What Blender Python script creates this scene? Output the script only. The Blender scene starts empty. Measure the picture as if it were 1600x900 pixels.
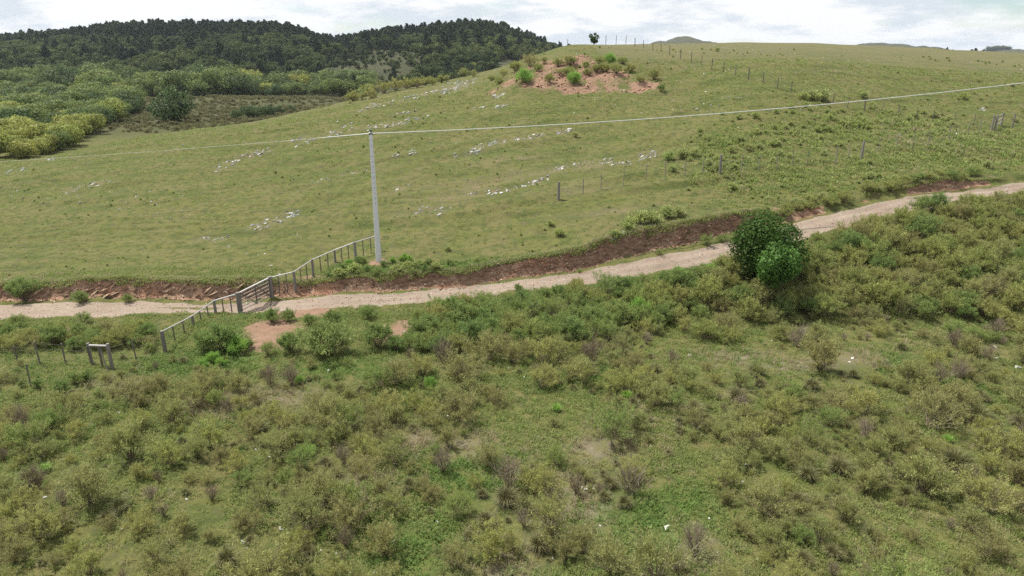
import bpy, bmesh, math, random
import numpy as np
from mathutils import Vector, Matrix, Euler

# ------------------------------------------------------------------ camera, sky, sun, exposure
SC = bpy.context.scene
COL = SC.collection
R = math.radians
ZC = 16.0                    # height of the camera (a drone) above the track by the gate
PITCH = 18.7                 # degrees below the horizon
F = 1081.0                   # focal length in pixels of the 1600 px wide photograph
SP, CP = math.sin(R(PITCH)), math.cos(R(PITCH))

cd = bpy.data.cameras.new('camera')
cam = bpy.data.objects.new('camera', cd)
COL.objects.link(cam)
cam.location = (0, 0, ZC)
cam.rotation_euler = (R(90 - PITCH), 0, 0)
cd.angle = 2 * math.atan(800 / F)
cd.clip_start = 0.5
cd.clip_end = 20000
SC.camera = cam

SUN_DIR = Vector((-0.46, 0.24, 1.0)).normalized()     # towards the sun: behind the hill, from the left
SUN_EL = math.asin(SUN_DIR.z)
SUN_AZ = math.atan2(SUN_DIR.x, SUN_DIR.y)
sl = bpy.data.lights.new('sun', 'SUN')
sl.energy = 4.9
sl.angle = R(0.6)
sl.color = (1.0, 0.955, 0.88)
so = bpy.data.objects.new('sun', sl)
COL.objects.link(so)
so.rotation_euler = (-SUN_DIR).to_track_quat('-Z', 'Y').to_euler()
so.location = (-40, 40, 90)

W = bpy.data.worlds.new('World')
SC.world = W
W.use_nodes = True
nt = W.node_tree
nt.nodes.clear()
def wn(t, **k):
    n = nt.nodes.new(t)
    for a, b in k.items(): setattr(n, a, b)
    return n
wl = nt.links.new
sky = wn('ShaderNodeTexSky', sky_type='NISHITA', sun_disc=False)
sky.sun_elevation = SUN_EL
sky.sun_rotation = SUN_AZ
sky.altitude = 100
sky.air_density = 1.0
sky.dust_density = 0.1
sky.ozone_density = 3.0
tc = wn('ShaderNodeTexCoord')
sep = wn('ShaderNodeSeparateXYZ'); wl(tc.outputs['Generated'], sep.inputs[0])
def wm(op, a, b=None, clamp=False):
    n = wn('ShaderNodeMath', operation=op); n.use_clamp = clamp
    for i, x in enumerate((a, b)):
        if x is None: continue
        if isinstance(x, (int, float)): n.inputs[i].default_value = x
        else: wl(x, n.inputs[i])
    return n.outputs[0]
zz = wm('ADD', wm('MAXIMUM', sep.outputs[2], 0.0), 0.20)      # a cloud deck seen in perspective
cx = wm('DIVIDE', sep.outputs[0], zz)
cy = wm('DIVIDE', sep.outputs[1], zz)
cmb = wn('ShaderNodeCombineXYZ'); wl(cx, cmb.inputs[0]); wl(cy, cmb.inputs[1])
n1 = wn('ShaderNodeTexNoise'); n1.inputs['Scale'].default_value = 1.1; n1.inputs['Detail'].default_value = 7; n1.inputs['Roughness'].default_value = 0.58
wl(cmb.outputs[0], n1.inputs['Vector'])
n2 = wn('ShaderNodeTexNoise'); n2.inputs['Scale'].default_value = 1.9; n2.inputs['Detail'].default_value = 6; n2.inputs['Roughness'].default_value = 0.6
mp = wn('ShaderNodeMapping'); mp.inputs['Location'].default_value = (7.3, 2.1, 0.4); wl(cmb.outputs[0], mp.inputs[0]); wl(mp.outputs[0], n2.inputs['Vector'])
cov = wn('ShaderNodeMapRange'); cov.inputs[1].default_value = 0.32; cov.inputs[2].default_value = 0.44; wl(n1.outputs[0], cov.inputs[0])
ccol = wn('ShaderNodeValToRGB'); wl(n2.outputs[0], ccol.inputs[0])
ccol.color_ramp.elements[0].position = 0.41; ccol.color_ramp.elements[0].color = (6.1, 6.7, 7.3, 1)
ccol.color_ramp.elements[1].position = 0.53; ccol.color_ramp.elements[1].color = (8.5, 8.6, 8.7, 1)
mixc = wn('ShaderNodeMix', data_type='RGBA')
wl(cov.outputs[0], mixc.inputs['Factor']); wl(sky.outputs[0], mixc.inputs['A']); wl(ccol.outputs[0], mixc.inputs['B'])
bg = wn('ShaderNodeBackground'); bg.inputs['Strength'].default_value = 0.074
wl(mixc.outputs['Result'], bg.inputs['Color'])
out = wn('ShaderNodeOutputWorld'); wl(bg.outputs[0], out.inputs[0])

SC.view_settings.view_transform = 'Standard'
SC.view_settings.look = 'None'
SC.view_settings.gamma = 1.0
SC.view_settings.use_curve_mapping = False
SC.view_settings.exposure = 0.68
SC.cycles.use_denoising = False
SC.cycles.max_bounces = 5
SC.cycles.diffuse_bounces = 3
SC.cycles.glossy_bounces = 2
SC.cycles.transmission_bounces = 3
SC.cycles.caustics_reflective = False
SC.cycles.caustics_refractive = False

rng = np.random.default_rng(11)
random.seed(11)

# ------------------------------------------------------------------ helpers
def tag(o, label=None, cat=None, group=None, kind=None):
    if label: o['label'] = label
    if cat: o['category'] = cat
    if group: o['group'] = group
    if kind: o['kind'] = kind
    return o

def empty(name, loc, rz=0, label=None, cat=None, group=None):
    o = bpy.data.objects.new(name, None)
    o.empty_display_size = 0.3
    COL.objects.link(o)
    o.location = loc
    o.rotation_euler = (0, 0, rz)
    return tag(o, label, cat, group)

def link(name, me, parent=None, loc=None, rot=None, scl=None):
    o = bpy.data.objects.new(name, me)
    COL.objects.link(o)
    if parent is not None: o.parent = parent
    if loc is not None: o.location = loc
    if rot is not None: o.rotation_euler = rot
    if scl is not None: o.scale = scl if hasattr(scl, '__len__') else (scl,) * 3
    return o

def mesh_np(name, V, Fc, mat=None, smooth=False, tint=None):
    """mesh from arrays; Fc is (n,3) or (n,4)"""
    me = bpy.data.meshes.new(name)
    V = np.asarray(V, np.float32); Fc = np.asarray(Fc, np.int32)
    k = Fc.shape[1]
    me.vertices.add(len(V)); me.vertices.foreach_set('co', V.ravel())
    me.loops.add(Fc.size); me.loops.foreach_set('vertex_index', Fc.ravel())
    me.polygons.add(len(Fc))
    me.polygons.foreach_set('loop_start', np.arange(0, Fc.size, k, dtype=np.int32))
    me.polygons.foreach_set('use_smooth', np.full(len(Fc), smooth, bool))
    me.update(calc_edges=True)
    if mat is not None: me.materials.append(mat)
    if tint is not None:
        a = me.attributes.new('tint', 'FLOAT', 'POINT')
        a.data.foreach_set('value', np.asarray(tint, np.float32))
    return me

def hash2(ix, iy, seed):
    h = (ix.astype(np.int64) * 374761393 + iy.astype(np.int64) * 668265263 + seed * 982451653) & 0xFFFFFFFF
    h = ((h ^ (h >> 13)) * 1274126177) & 0xFFFFFFFF
    h = (h ^ (h >> 16)) & 0xFFFFFFFF
    return h / 4294967295.0

def vnoise(x, y, seed=0):
    ix = np.floor(x); iy = np.floor(y)
    fx = x - ix; fy = y - iy
    fx = fx * fx * (3 - 2 * fx); fy = fy * fy * (3 - 2 * fy)
    a = hash2(ix, iy, seed); b = hash2(ix + 1, iy, seed)
    c = hash2(ix, iy + 1, seed); d = hash2(ix + 1, iy + 1, seed)
    return (a + (b - a) * fx) * (1 - fy) + (c + (d - c) * fx) * fy

def fbm(x, y, seed=0, octv=4, gain=0.5):
    s = 0.0; amp = 1.0; tot = 0.0
    for i in range(octv):
        s = s + amp * (vnoise(x * 2 ** i + 17.3 * i, y * 2 ** i - 9.1 * i, seed + i) - 0.5)
        tot += amp; amp *= gain
    return s / tot * 2

def sstep(a, b, x):
    t = np.clip((x - a) / (b - a), 0, 1)
    return t * t * (3 - 2 * t)

# ------------------------------------------------------------------ the lie of the land
def zv(Y, v):                        # height of a point at forward distance Y seen on pixel row v
    return ZC + Y * math.tan(math.atan((450 - v) / F) - R(PITCH))

# profiles of the ground along directions from the drone: column at the horizon, [(distance, height)]
PROF = [
 (-300, [(0,-1.9),(15,-1.9),(30,-1.5),(37.5,-1.3),(41.5,-.4),(45,.0),(60,.6),(80,.3),(100,-1.5),(130,-5.5),(200,-7),(330,-5),(430,8),(640,zv(640,92)),(800,25),(1300,0),(3000,0),(9000,0)]),
 (0,    [(0,-1.9),(15,-1.9),(30,-1.5),(37.5,-1.3),(41.5,-.4),(45,.1),(60,1.0),(75,1.6),(90,1.9),(103,.9),(130,-4.5),(200,-6.5),(300,-5.5),(420,7),(640,zv(640,79)),(800,25),(1300,0),(3000,0),(9000,0)]),
 (200,  [(0,-1.9),(15,-1.9),(30,-1.5),(37.5,-1.3),(41.5,-.4),(45,.2),(60,1.6),(80,3.0),(100,4.1),(114,3.3),(142,-3),(190,-5.5),(310,-5),(420,6),(640,zv(640,62)),(800,25),(1300,0),(3000,0),(9000,0)]),
 (400,  [(0,-1.9),(15,-1.9),(30,-1.5),(37.5,-1.3),(41.5,-.4),(45,.25),(60,2.1),(80,3.9),(110,6.0),(124,5.0),(155,-2.5),(200,-5),(320,-5),(420,5),(650,zv(650,62)),(800,25),(1300,0),(3000,0),(9000,0)]),
 (600,  [(0,-1.9),(15,-1.9),(30,-1.5),(37.5,-1.3),(42,-.3),(45,.4),(50,1.3),(62,3.3),(90,6.7),(120,9.8),(132,9.3),(162,2),(210,-4),(320,-5),(430,5),(660,zv(660,68)),(800,25),(1300,0),(3000,0),(9000,0)]),
 (750,  [(0,-1.9),(15,-1.9),(30,-1.5),(37.5,-1.2),(42,-.1),(45,.5),(50,1.5),(58,3.2),(100,9.7),(122,12.3),(135,12.6),(165,8),(230,-3),(330,-5),(450,8),(700,zv(700,56)),(850,25),(1300,0),(3000,0),(9000,0)]),
 (830,  [(0,-1.9),(15,-1.9),(30,-1.5),(37.5,-1.2),(42.5,.1),(45.5,.8),(50,1.9),(58,3.8),(96,10.6),(106,13.6),(125,15.6),(140,15.2),(180,9),(240,-2),(330,-4),(450,8),(710,zv(710,72)),(850,25),(1300,0),(3000,0),(9000,0)]),
 (900,  [(0,-1.9),(15,-1.9),(30,-1.4),(37.5,-1.1),(43,.3),(46,1.0),(50,2.2),(58,4.1),(80,8.0),(97,11.2),(104,13.7),(111,15.4),(135,17.7),(150,17.4),(200,12),(300,2),(450,5),(720,zv(720,90)),(850,15),(1300,0),(3000,0),(9000,0)]),
 (1050, [(0,-1.9),(15,-1.8),(30,-1.3),(37,-1.0),(43,.3),(47.5,1.9),(52,3.3),(60,5.4),(80,9.2),(100,12.6),(122,16.4),(145,17.9),(160,17.6),(220,10),(320,2),(500,2),(720,zv(720,105)),(850,5),(1300,0),(3000,0),(9000,0)]),
 (1200, [(0,-1.9),(15,-1.8),(30,-1.2),(36,-.9),(41,.1),(46,1.8),(50,3.1),(55,4.4),(60,5.9),(78,10.6),(95,13.3),(120,16.2),(150,18.2),(165,18),(230,10),(330,2),(500,0),(720,0),(850,0),(1300,0),(3000,0),(9000,0)]),
 (1400, [(0,-1.9),(15,-1.8),(30,-1.1),(36,-.8),(42,.5),(47,2.3),(54,4.7),(64,6.9),(74,8.7),(100,12.6),(125,15.7),(150,17.3),(170,17),(240,9),(330,2),(500,0),(720,0),(850,0),(1300,0),(3000,0),(9000,0)]),
 (1600, [(0,-1.9),(15,-1.8),(30,-1.0),(36,-.7),(43,.7),(50,3.1),(58,5.5),(66,6.9),(78,8.9),(110,13),(150,16.2),(170,16),(240,9),(330,2),(500,0),(720,0),(850,0),(1300,0),(3000,0),(9000,0)]),
 (1900, [(0,-1.9),(15,-1.8),(30,-1.0),(36,-.6),(43,.8),(50,3.0),(58,5.6),(66,7.2),(78,9.2),(110,13),(150,15.4),(170,15),(240,8),(330,2),(500,0),(720,0),(850,0),(1300,0),(3000,0),(9000,0)]),
]
TCOL = np.array([(u - 800) / 1140.0 for u, _ in PROF])

def pchip_slopes(x, y):
    h = np.diff(x); d = np.diff(y) / h
    m = np.zeros_like(y)
    for i in range(1, len(x) - 1):
        if d[i-1] * d[i] > 0:
            w1 = 2 * h[i] + h[i-1]; w2 = h[i] + 2 * h[i-1]
            m[i] = (w1 + w2) / (w1 / d[i-1] + w2 / d[i])
    m[0] = d[0]; m[-1] = d[-1]
    return m
PR = []
for u, pts in PROF:
    xs = np.array([p[0] for p in pts], float); ys = np.array([p[1] for p in pts], float)
    PR.append((xs, ys, pchip_slopes(xs, ys)))
def herm(xs, ys, ms, q):
    q = np.clip(q, xs[0], xs[-1])
    i = np.clip(np.searchsorted(xs, q) - 1, 0, len(xs) - 2)
    h = xs[i+1] - xs[i]; t = (q - xs[i]) / h
    t2 = t * t; t3 = t2 * t
    return (2*t3-3*t2+1)*ys[i] + (t3-2*t2+t)*h*ms[i] + (-2*t3+3*t2)*ys[i+1] + (t3-t2)*h*ms[i+1]

def base_h(X, Y):
    X = np.asarray(X, float); Y = np.asarray(Y, float)
    t = np.clip(X / np.maximum(Y, 15.0), TCOL[0], TCOL[-1])
    P = np.stack([herm(xs, ys, ms, Y) for xs, ys, ms in PR])        # columns x points
    h = np.diff(TCOL)[:, None]
    D = np.diff(P, axis=0) / h.reshape((-1,) + (1,) * (P.ndim - 1))
    M = np.zeros_like(P)
    M[1:-1] = 0.5 * (D[:-1] + D[1:])
    same = D[:-1] * D[1:] > 0
    M[1:-1] = np.where(same, np.sign(D[1:]) * np.minimum(np.abs(M[1:-1]), 2 * np.minimum(np.abs(D[:-1]), np.abs(D[1:]))), 0)
    i = np.clip(np.searchsorted(TCOL, t) - 1, 0, len(TCOL) - 2)
    hh = TCOL[i+1] - TCOL[i]; s = (t - TCOL[i]) / hh
    def tk(A, j): return np.take_along_axis(A, j[None], axis=0)[0]
    y0, y1, m0, m1 = tk(P, i), tk(P, i+1), tk(M, i), tk(M, i+1)
    s2 = s*s; s3 = s2*s
    z = (2*s3-3*s2+1)*y0 + (s3-2*s2+s)*hh*m0 + (-2*s3+3*s2)*y1 + (s3-s2)*hh*m1
    z = z - 7.0 * np.exp(-((t + .245) / .045) ** 2) * sstep(450, 600, Y) * (1 - sstep(900, 1200, Y))
    for (uc, vc, Yc, wx, wy) in ((1065, 57, 2000, 75, 330), (1030, 64, 2000, 60, 300), (1100, 64, 1950, 60, 300), (1370, 67, 2100, 100, 330), (1425, 72, 2100, 90, 300), (1330, 74, 2100, 60, 300), (1585, 76, 2050, 110, 330), (1850, 70, 2000, 260, 330)):
        xc = Yc * (uc - 800) / 1140.0
        z = np.maximum(z, zv(Yc, vc) * np.exp(-((X - xc) / wx) ** 2 - ((Y - Yc) / wy) ** 2))
    return z

def project(X, Y, Z):
    h = Z - ZC
    dep = Y * CP - h * SP
    up = Y * SP + h * CP
    return 800 + F * X / dep, 450 - F * up / dep, dep

YS = np.concatenate([np.arange(14, 130, 0.12), np.geomspace(130, 3000, 900)])
def ray_hit(u, v, hf):
    m = (450 - v) / F
    k = (u - 800) / (F * (CP + m * SP))
    ang = math.tan(math.atan(m) - R(PITCH))
    z = ZC + YS * ang
    d = z - hf(k * YS, YS)
    w = np.where(d < 0)[0]
    if len(w) == 0 or w[0] == 0:
        y = 150.0 if len(w) == 0 else YS[0]
        return k * y, y
    i = w[0]
    a = d[i-1] / (d[i-1] - d[i])
    y = YS[i-1] + a * (YS[i] - YS[i-1])
    return k * y, y
def curve_from_px(pts, hf):
    P = sorted(ray_hit(u, v, hf) for u, v in pts)
    xs = np.array([p[0] for p in P]); ys = np.array([p[1] for p in P])
    xs = np.maximum.accumulate(xs + np.arange(len(xs)) * 1e-4)
    return xs, ys, pchip_slopes(xs, ys)
def ev(c, X):
    xs, ys, ms = c
    r = herm(xs, ys, ms, X)
    lo = X < xs[0]; hi = X > xs[-1]
    return np.where(lo, ys[0], np.where(hi, ys[-1] + (X - xs[-1]) * ms[-1], r))

FOOT = curve_from_px([(-120,472),(0,469),(150,468),(300,470),(400,466),(500,463),(600,459),(700,451),(800,441),(900,425),(1000,402),(1100,378),(1180,357),(1235,348),(1330,325),(1400,309),(1480,296),(1600,283)], base_h)
RTOP = curve_from_px([(-120,476),(0,475),(150,474),(300,476),(400,471),(500,467),(600,462),(700,453),(800,444),(900,429),(1000,408),(1100,387),(1170,371),(1235,351),(1330,327),(1400,312),(1480,298),(1600,284)], base_h)
RBOT = curve_from_px([(-120,499),(0,498),(120,496),(300,489),(380,491),(450,488),(600,479),(700,471),(800,459),(900,447),(1000,433),(1100,412),(1150,401),(1250,375),(1330,352),(1400,335),(1480,318),(1600,297)], base_h)
# bank height along the track
_bx = [ray_hit(u, v, base_h)[0] for u, v in ((-120,470),(0,470),(380,466),(425,465),(470,464),(540,461),(700,451),(850,434),(1000,402),(1120,372),(1190,355),(1240,346),(1320,328),(1400,309),(1470,297),(1520,291),(1600,283))]
_bh = [.95,1.0,1.05,.8,.6,.75,.85,.95,1.35,1.2,.8,.3,.25,.35,.7,.4,.25]

def masks_xy(X, Y):
    jx = fbm(X * 0.9, Y * 0.9, 51, 3) * 0.28 + fbm(X * 0.25, Y * 0.25, 57, 2) * 0.35
    yb = ev(FOOT, X) + 0.25 + jx * 0.9
    bh = np.interp(X, _bx, _bh)
    return yb, bh

MOUND = [(800,128,40,5),(860,128,60,8),(920,133,60,8),(980,136,50,8),(880,98,60,10),(840,108,50,9),(945,118,45,8),(1010,134,22,6)]
_mnd = []
def near_h(X, Y, rough=True):
    z = base_h(X, Y)
    yb, bh = masks_xy(X, Y)
    d = Y - yb
    step = sstep(0, 0.75, d) * np.where(d > 0, np.exp(-np.maximum(d - 0.75, 0) / 7.0), 0)
    z = z + bh * step
    if rough:
        far = sstep(70, 160, Y)
        z = z + fbm(X * 0.11, Y * 0.11, 3, 3) * (0.30 - 0.05 * far) * sstep(12, 22, Y) * (1 - 0.8 * sstep(110, 200, Y))
        z = z + fbm(X * 0.09 + 3, Y * 0.75 - X * .1, 13, 3) * 0.34 * sstep(50, 58, Y) * (1 - sstep(95, 130, Y))      # sheep terraces
        z = z + fbm(X * 0.02, Y * 0.02, 9, 3) * 5.0 * sstep(170, 420, Y)
        # track: two worn wheel ruts, a slight crown
        yt = ev(RTOP, X); ybt = ev(RBOT, X)
        q = (Y - ybt) / np.maximum(yt - ybt, 0.5)
        inr = sstep(-0.1, 0.1, q) * (1 - sstep(0.9, 1.1, q))
        z = z - inr * (0.07 * np.exp(-((q - 0.27) / 0.11) ** 2) + 0.07 * np.exp(-((q - 0.73) / 0.11) ** 2) - 0.02)
        # fallen earth and crags on the face of the bank
        face = sstep(-0.5, 0.1, d) * (1 - sstep(0.5, 1.0, d)) * np.clip(bh, 0, 1.4)
        z = z + face * (fbm(X * 1.9, Y * 2.4, 21, 3) * 0.18)
        z = z + fbm(X * 1.1, Y * 1.1, 33, 3) * 0.07 * (1 - inr * 0.75) * (1 - sstep(70, 130, Y))
        # dug-over earth of the mound
        mnd = mound_mask(X, Y)
        z = z + mnd * (fbm(X * 0.55, Y * 0.55, 77, 4) * 0.9 + 0.1)
    return z

def mound_mask(X, Y):
    s = np.zeros_like(np.asarray(X, float))
    for (x, y, rx, ry) in _mnd:
        s = np.maximum(s, np.exp(-(((X - x) / rx) ** 2 + ((Y - y) / ry) ** 2) ** 2))
    return s * np.clip(0.70 + 1.0 * fbm(np.asarray(X) * 0.4, np.asarray(Y) * 0.4, 81, 3), 0, 1)
for (u, v, rpx, ryy) in MOUND:
    x, y = ray_hit(u, v, base_h)
    _mnd.append((x, y, rpx * (y + 3) / F, ryy * 0.45 * (y / 100.0)))

def hit(u, v):
    return ray_hit(u, v, near_h)
def H1(x, y):
    return float(near_h(np.array([float(x)]), np.array([float(y)]))[0])
def at(u, v):
    x, y = hit(u, v)
    return Vector((x, y, H1(x, y)))

# lush, dry and bare patches on the ground, from where the photograph shows them
SOILP = [(425,512,1.9,1.0),(415,535,1.3,.9),(470,487,2.5,.8),(605,520,1.1,1.0),(630,512,1.0,.9),(592,410,.8,.5),(480,445,1.2,.8),(110,515,1.2,.5),(1222,334,.9,.6)]
LUSHP = [(1005,820,1.6,1.3),(1030,845,1.2,1.0),(320,565,3.5,1.2),(270,570,2.5,.9),(520,577,2.5,.8),(930,590,1.8,.9),(1010,490,2.0,.8),(1100,425,2.5,1.0),(1000,440,2.5,.8),(640,425,4.0,.9),(720,420,3.5,.8),(560,425,2.5,.8),(1500,610,2.0,1.0),(1420,575,1.5,1.0),(1065,790,1.2,1.0),(700,740,1.5,.8),(760,745,1.5,.9),(100,490,1.5,.4),(470,496,3.0,.3),(640,860,1.5,.8)]
DRYP = [(900,770,1.3,1.0),(930,800,1.2,.9),(870,800,1.1,.8),(380,625,2.2,.9),(430,620,2.0,.9),(730,700,1.2,.9),(790,740,1.2,.8),(560,760,1.0,.7),(930,700,1.5,.7),(1250,570,2.5,.6),(1060,850,1.2,.8),(1340,560,2.0,.6),(640,690,1.2,.7),(200,600,1.8,.5),(780,895,1.2,.9),(1150,560,2.0,.6)]
def blob_mask(lst, X, Y):
    s = np.zeros_like(X)
    for (x, y, rx, ry) in lst:
        s = np.maximum(s, np.exp(-(((X - x) / rx) ** 2 + ((Y - y) / ry) ** 2)))
    return s
def blobs(P):
    o = []
    for (u, v, rx, ry) in P:
        x, y = hit(u, v); o.append((x, y, rx, ry * 1.6))
    return o
SOILB, LUSHB, DRYB = blobs(SOILP), blobs(LUSHP), blobs(DRYP)

OUT = [(352,257,34,12,-.45,14,'p'),(392,242,44,8,-.35,13,'p'),(412,238,22,8,-.4,9,'p'),(466,217,26,7,-.2,8,'d'),(531,206,38,12,-.45,15,'p'),(478,223,30,5,-.3,6,'p'),(600,196,70,8,-.18,14,'p'),(640,189,60,7,-.2,12,'p'),(632,178,40,6,-.2,9,'p'),
       (575,168,50,7,-.45,12,'p'),(620,158,60,7,-.3,12,'p'),(665,148,50,7,-.3,12,'p'),(705,135,36,12,-.3,14,'d'),(728,129,30,10,-.2,13,'d'),(715,140,50,8,-.2,9,'p'),(452,338,36,12,-.25,15,'d'),(400,354,30,10,-.3,10,'p'),(425,345,50,14,-.4,10,'p'),
       (318,374,26,6,-.1,6,'p'),(345,373,26,6,-.4,7,'p'),(645,237,16,7,-.3,7,'p'),(612,243,30,5,-.2,5,'p'),(745,232,22,10,-.3,9,'p'),(775,222,28,9,-.15,10,'d'),(730,239,40,9,-.2,8,'p'),(825,215,54,7,-.12,11,'p'),(880,205,24,7,-.25,9,'p'),
       (778,150,22,6,-.1,7,'p'),(783,166,22,6,-.1,6,'p'),(748,169,18,4,-.1,4,'p'),(925,256,60,9,-.1,13,'p'),(970,254,36,8,0,9,'d'),(1012,242,26,12,-.2,13,'p'),(880,262,40,6,-.2,7,'p'),(840,283,40,7,-.3,11,'p'),(815,291,40,6,-.3,10,'d'),
       (775,300,40,8,-.1,9,'d'),(735,304,30,6,-.3,6,'p'),(625,295,30,6,-.3,6,'p'),(655,328,24,8,-.6,7,'d'),(690,330,30,10,-.2,7,'d'),(25,268,34,10,-.25,13,'d'),(78,250,16,6,-.2,6,'d'),(150,287,44,8,-.2,8,'p'),(110,297,30,8,-.2,6,'d'),
       (345,180,20,5,-.1,5,'p'),(985,360,26,16,-.4,11,'d'),(965,370,24,10,-.4,8,'p'),(1010,350,26,9,-.3,7,'d'),(560,270,26,6,-.2,4,'p'),(500,282,30,5,-.2,5,'p'),(1533,171,10,5,0,4,'p')]
OUTB = []
for (u, v, ln, dp, tl, nn, kd) in OUT:
    x, y = hit(u, v); OUTB.append((x, y, ln * .62 * y / F, max(1.0, dp * .10 * y / 60)))
for (u, v, rx, ry) in ((760,290,6,2.2),(850,270,6,2.0),(940,258,5,1.6),(700,310,4,1.5),(660,330,3,1.3),(560,270,4,.8),(790,250,5,1.0),(900,300,4,.8),(960,330,4,.8),(1240,205,2,.8)):
    x, y = hit(u, v); OUTB.append((x, y, rx, ry))
HILLSCRUB = [hit(u, v) for (u, v) in ((1150,230),(1200,250),(1260,220),(1300,265),(1330,205),(1380,250),(1420,200),(1450,240),(1500,255),(1560,245),(1230,290),(1320,285),(1180,300),(1480,210),(1590,220),(1120,265),(1530,225))]
def poly_soft(X, Y, Z):
    s = np.zeros_like(X)
    for (x, y) in HILLSCRUB: s = np.maximum(s, np.exp(-(((X - x) / 4.5) ** 2 + ((Y - y) / 4.5) ** 2)))
    return s
# ------------------------------------------------------------------ materials
def newmat(name):
    m = bpy.data.materials.new(name); m.use_nodes = True
    m.node_tree.nodes.clear()
    return m, m.node_tree
class NB:
    def __init__(s, t): s.t = t
    def n(s, ty, **k):
        x = s.t.nodes.new(ty)
        for a, b in k.items(): setattr(x, a, b)
        return x
    def put(s, sock, val):
        if isinstance(val, bpy.types.NodeSocket): s.t.links.new(val, sock)
        else: sock.default_value = val
    def math(s, op, a, b=0.0, clamp=False):
        x = s.n('ShaderNodeMath', operation=op); x.use_clamp = clamp
        s.put(x.inputs[0], a); s.put(x.inputs[1], b); return x.outputs[0]
    def noise(s, vec, scale, detail=3, rough=0.55, dist=0.0):
        x = s.n('ShaderNodeTexNoise'); s.put(x.inputs['Vector'], vec)
        x.inputs['Scale'].default_value = scale; x.inputs['Detail'].default_value = detail
        x.inputs['Roughness'].default_value = rough; x.inputs['Distortion'].default_value = dist
        return x.outputs[0]
    def rng(s, val, a, b, c=0.0, d=1.0):
        x = s.n('ShaderNodeMapRange'); s.put(x.inputs[0], val)
        for i, q in enumerate((a, b, c, d)): x.inputs[i+1].default_value = q
        return x.outputs[0]
    def mix(s, fac, a, b, blend='MIX'):
        x = s.n('ShaderNodeMix', data_type='RGBA', blend_type=blend)
        s.put(x.inputs['Factor'], fac)
        for k, q in (('A', a), ('B', b)):
            if isinstance(q, tuple) and len(q) == 3: q = q + (1,)
            s.put(x.inputs[k], q)
        return x.outputs['Result']
    def out(s, sh):
        o = s.n('ShaderNodeOutputMaterial'); s.t.links.new(sh, o.inputs[0])

def foliage(name, c1, c2, c3=None, trans=0.42, rough=0.6, jit=0.35, spec=0.25, gain=1.0, patch=0.0):
    c1, c2 = tuple(gain * x for x in c1), tuple(gain * x for x in c2)
    if c3 is not None: c3 = tuple(gain * x for x in c3)
    m, t = newmat(name); b = NB(t)
    oi = b.n('ShaderNodeObjectInfo')
    at_ = b.n('ShaderNodeAttribute', attribute_name='tint')
    col = b.mix(oi.outputs['Random'], c1, c2)
    if c3 is not None:
        r2 = b.math('FRACT', b.math('MULTIPLY', oi.outputs['Random'], 7.31))
        col = b.mix(b.math('MULTIPLY', r2, 0.6), col, c3)
    if patch:
        ge = b.n('ShaderNodeNewGeometry'); pn = b.noise(ge.outputs['Position'], patch, 3, .6)
        col = b.mix(b.rng(pn, .40, .62), b.mix(.5, col, (c1[0] * .55, c1[1] * .55, c1[2] * .6)), b.mix(.55, col, (c2[0] * 1.5, c2[1] * 1.35, c2[2] * 1.2)))
    val = b.math('ADD', 1.0 - jit, b.math('MULTIPLY', at_.outputs['Fac'], 2 * jit))
    cm = b.n('ShaderNodeVectorMath', operation='SCALE'); b.put(cm.inputs[0], col); b.put(cm.inputs['Scale'], val)
    p = b.n('ShaderNodeBsdfPrincipled'); b.put(p.inputs['Base Color'], cm.outputs[0])
    p.inputs['Roughness'].default_value = rough; p.inputs['Specular IOR Level'].default_value = spec
    if trans > 0:
        tr = b.n('ShaderNodeBsdfTranslucent'); b.put(tr.inputs[0], cm.outputs[0])
        mx = b.n('ShaderNodeMixShader'); mx.inputs[0].default_value = trans
        t.links.new(p.outputs[0], mx.inputs[1]); t.links.new(tr.outputs[0], mx.inputs[2])
        b.out(mx.outputs[0])
    else: b.out(p.outputs[0])
    return m

def plain(name, c1, c2, scale=6.0, rough=0.8, bump=0.3, spec=0.3, stretch=None, metal=0.0):
    m, t = newmat(name); b = NB(t)
    tc = b.n('ShaderNodeTexCoord'); vec = tc.outputs['Object']
    if stretch:
        mpp = b.n('ShaderNodeMapping'); mpp.inputs['Scale'].default_value = stretch; b.put(mpp.inputs[0], vec); vec = mpp.outputs[0]
    oi = b.n('ShaderNodeObjectInfo')
    n_ = b.noise(vec, scale, 5, 0.65)
    f = b.rng(n_, 0.3, 0.7)
    col = b.mix(f, c1, c2)
    col = b.mix(b.math('MULTIPLY', oi.outputs['Random'], 0.45), col, tuple(0.62 * x for x in c1))
    p = b.n('ShaderNodeBsdfPrincipled'); b.put(p.inputs['Base Color'], col)
    p.inputs['Roughness'].default_value = rough; p.inputs['Specular IOR Level'].default_value = spec
    p.inputs['Metallic'].default_value = metal
    if bump:
        bp = b.n('ShaderNodeBump'); bp.inputs['Strength'].default_value = bump; bp.inputs['Distance'].default_value = 0.03
        b.put(bp.inputs['Height'], n_); t.links.new(bp.outputs[0], p.inputs['Normal'])
    b.out(p.outputs[0])
    return m

M = {}
G_SCRUB = 2.0
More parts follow.
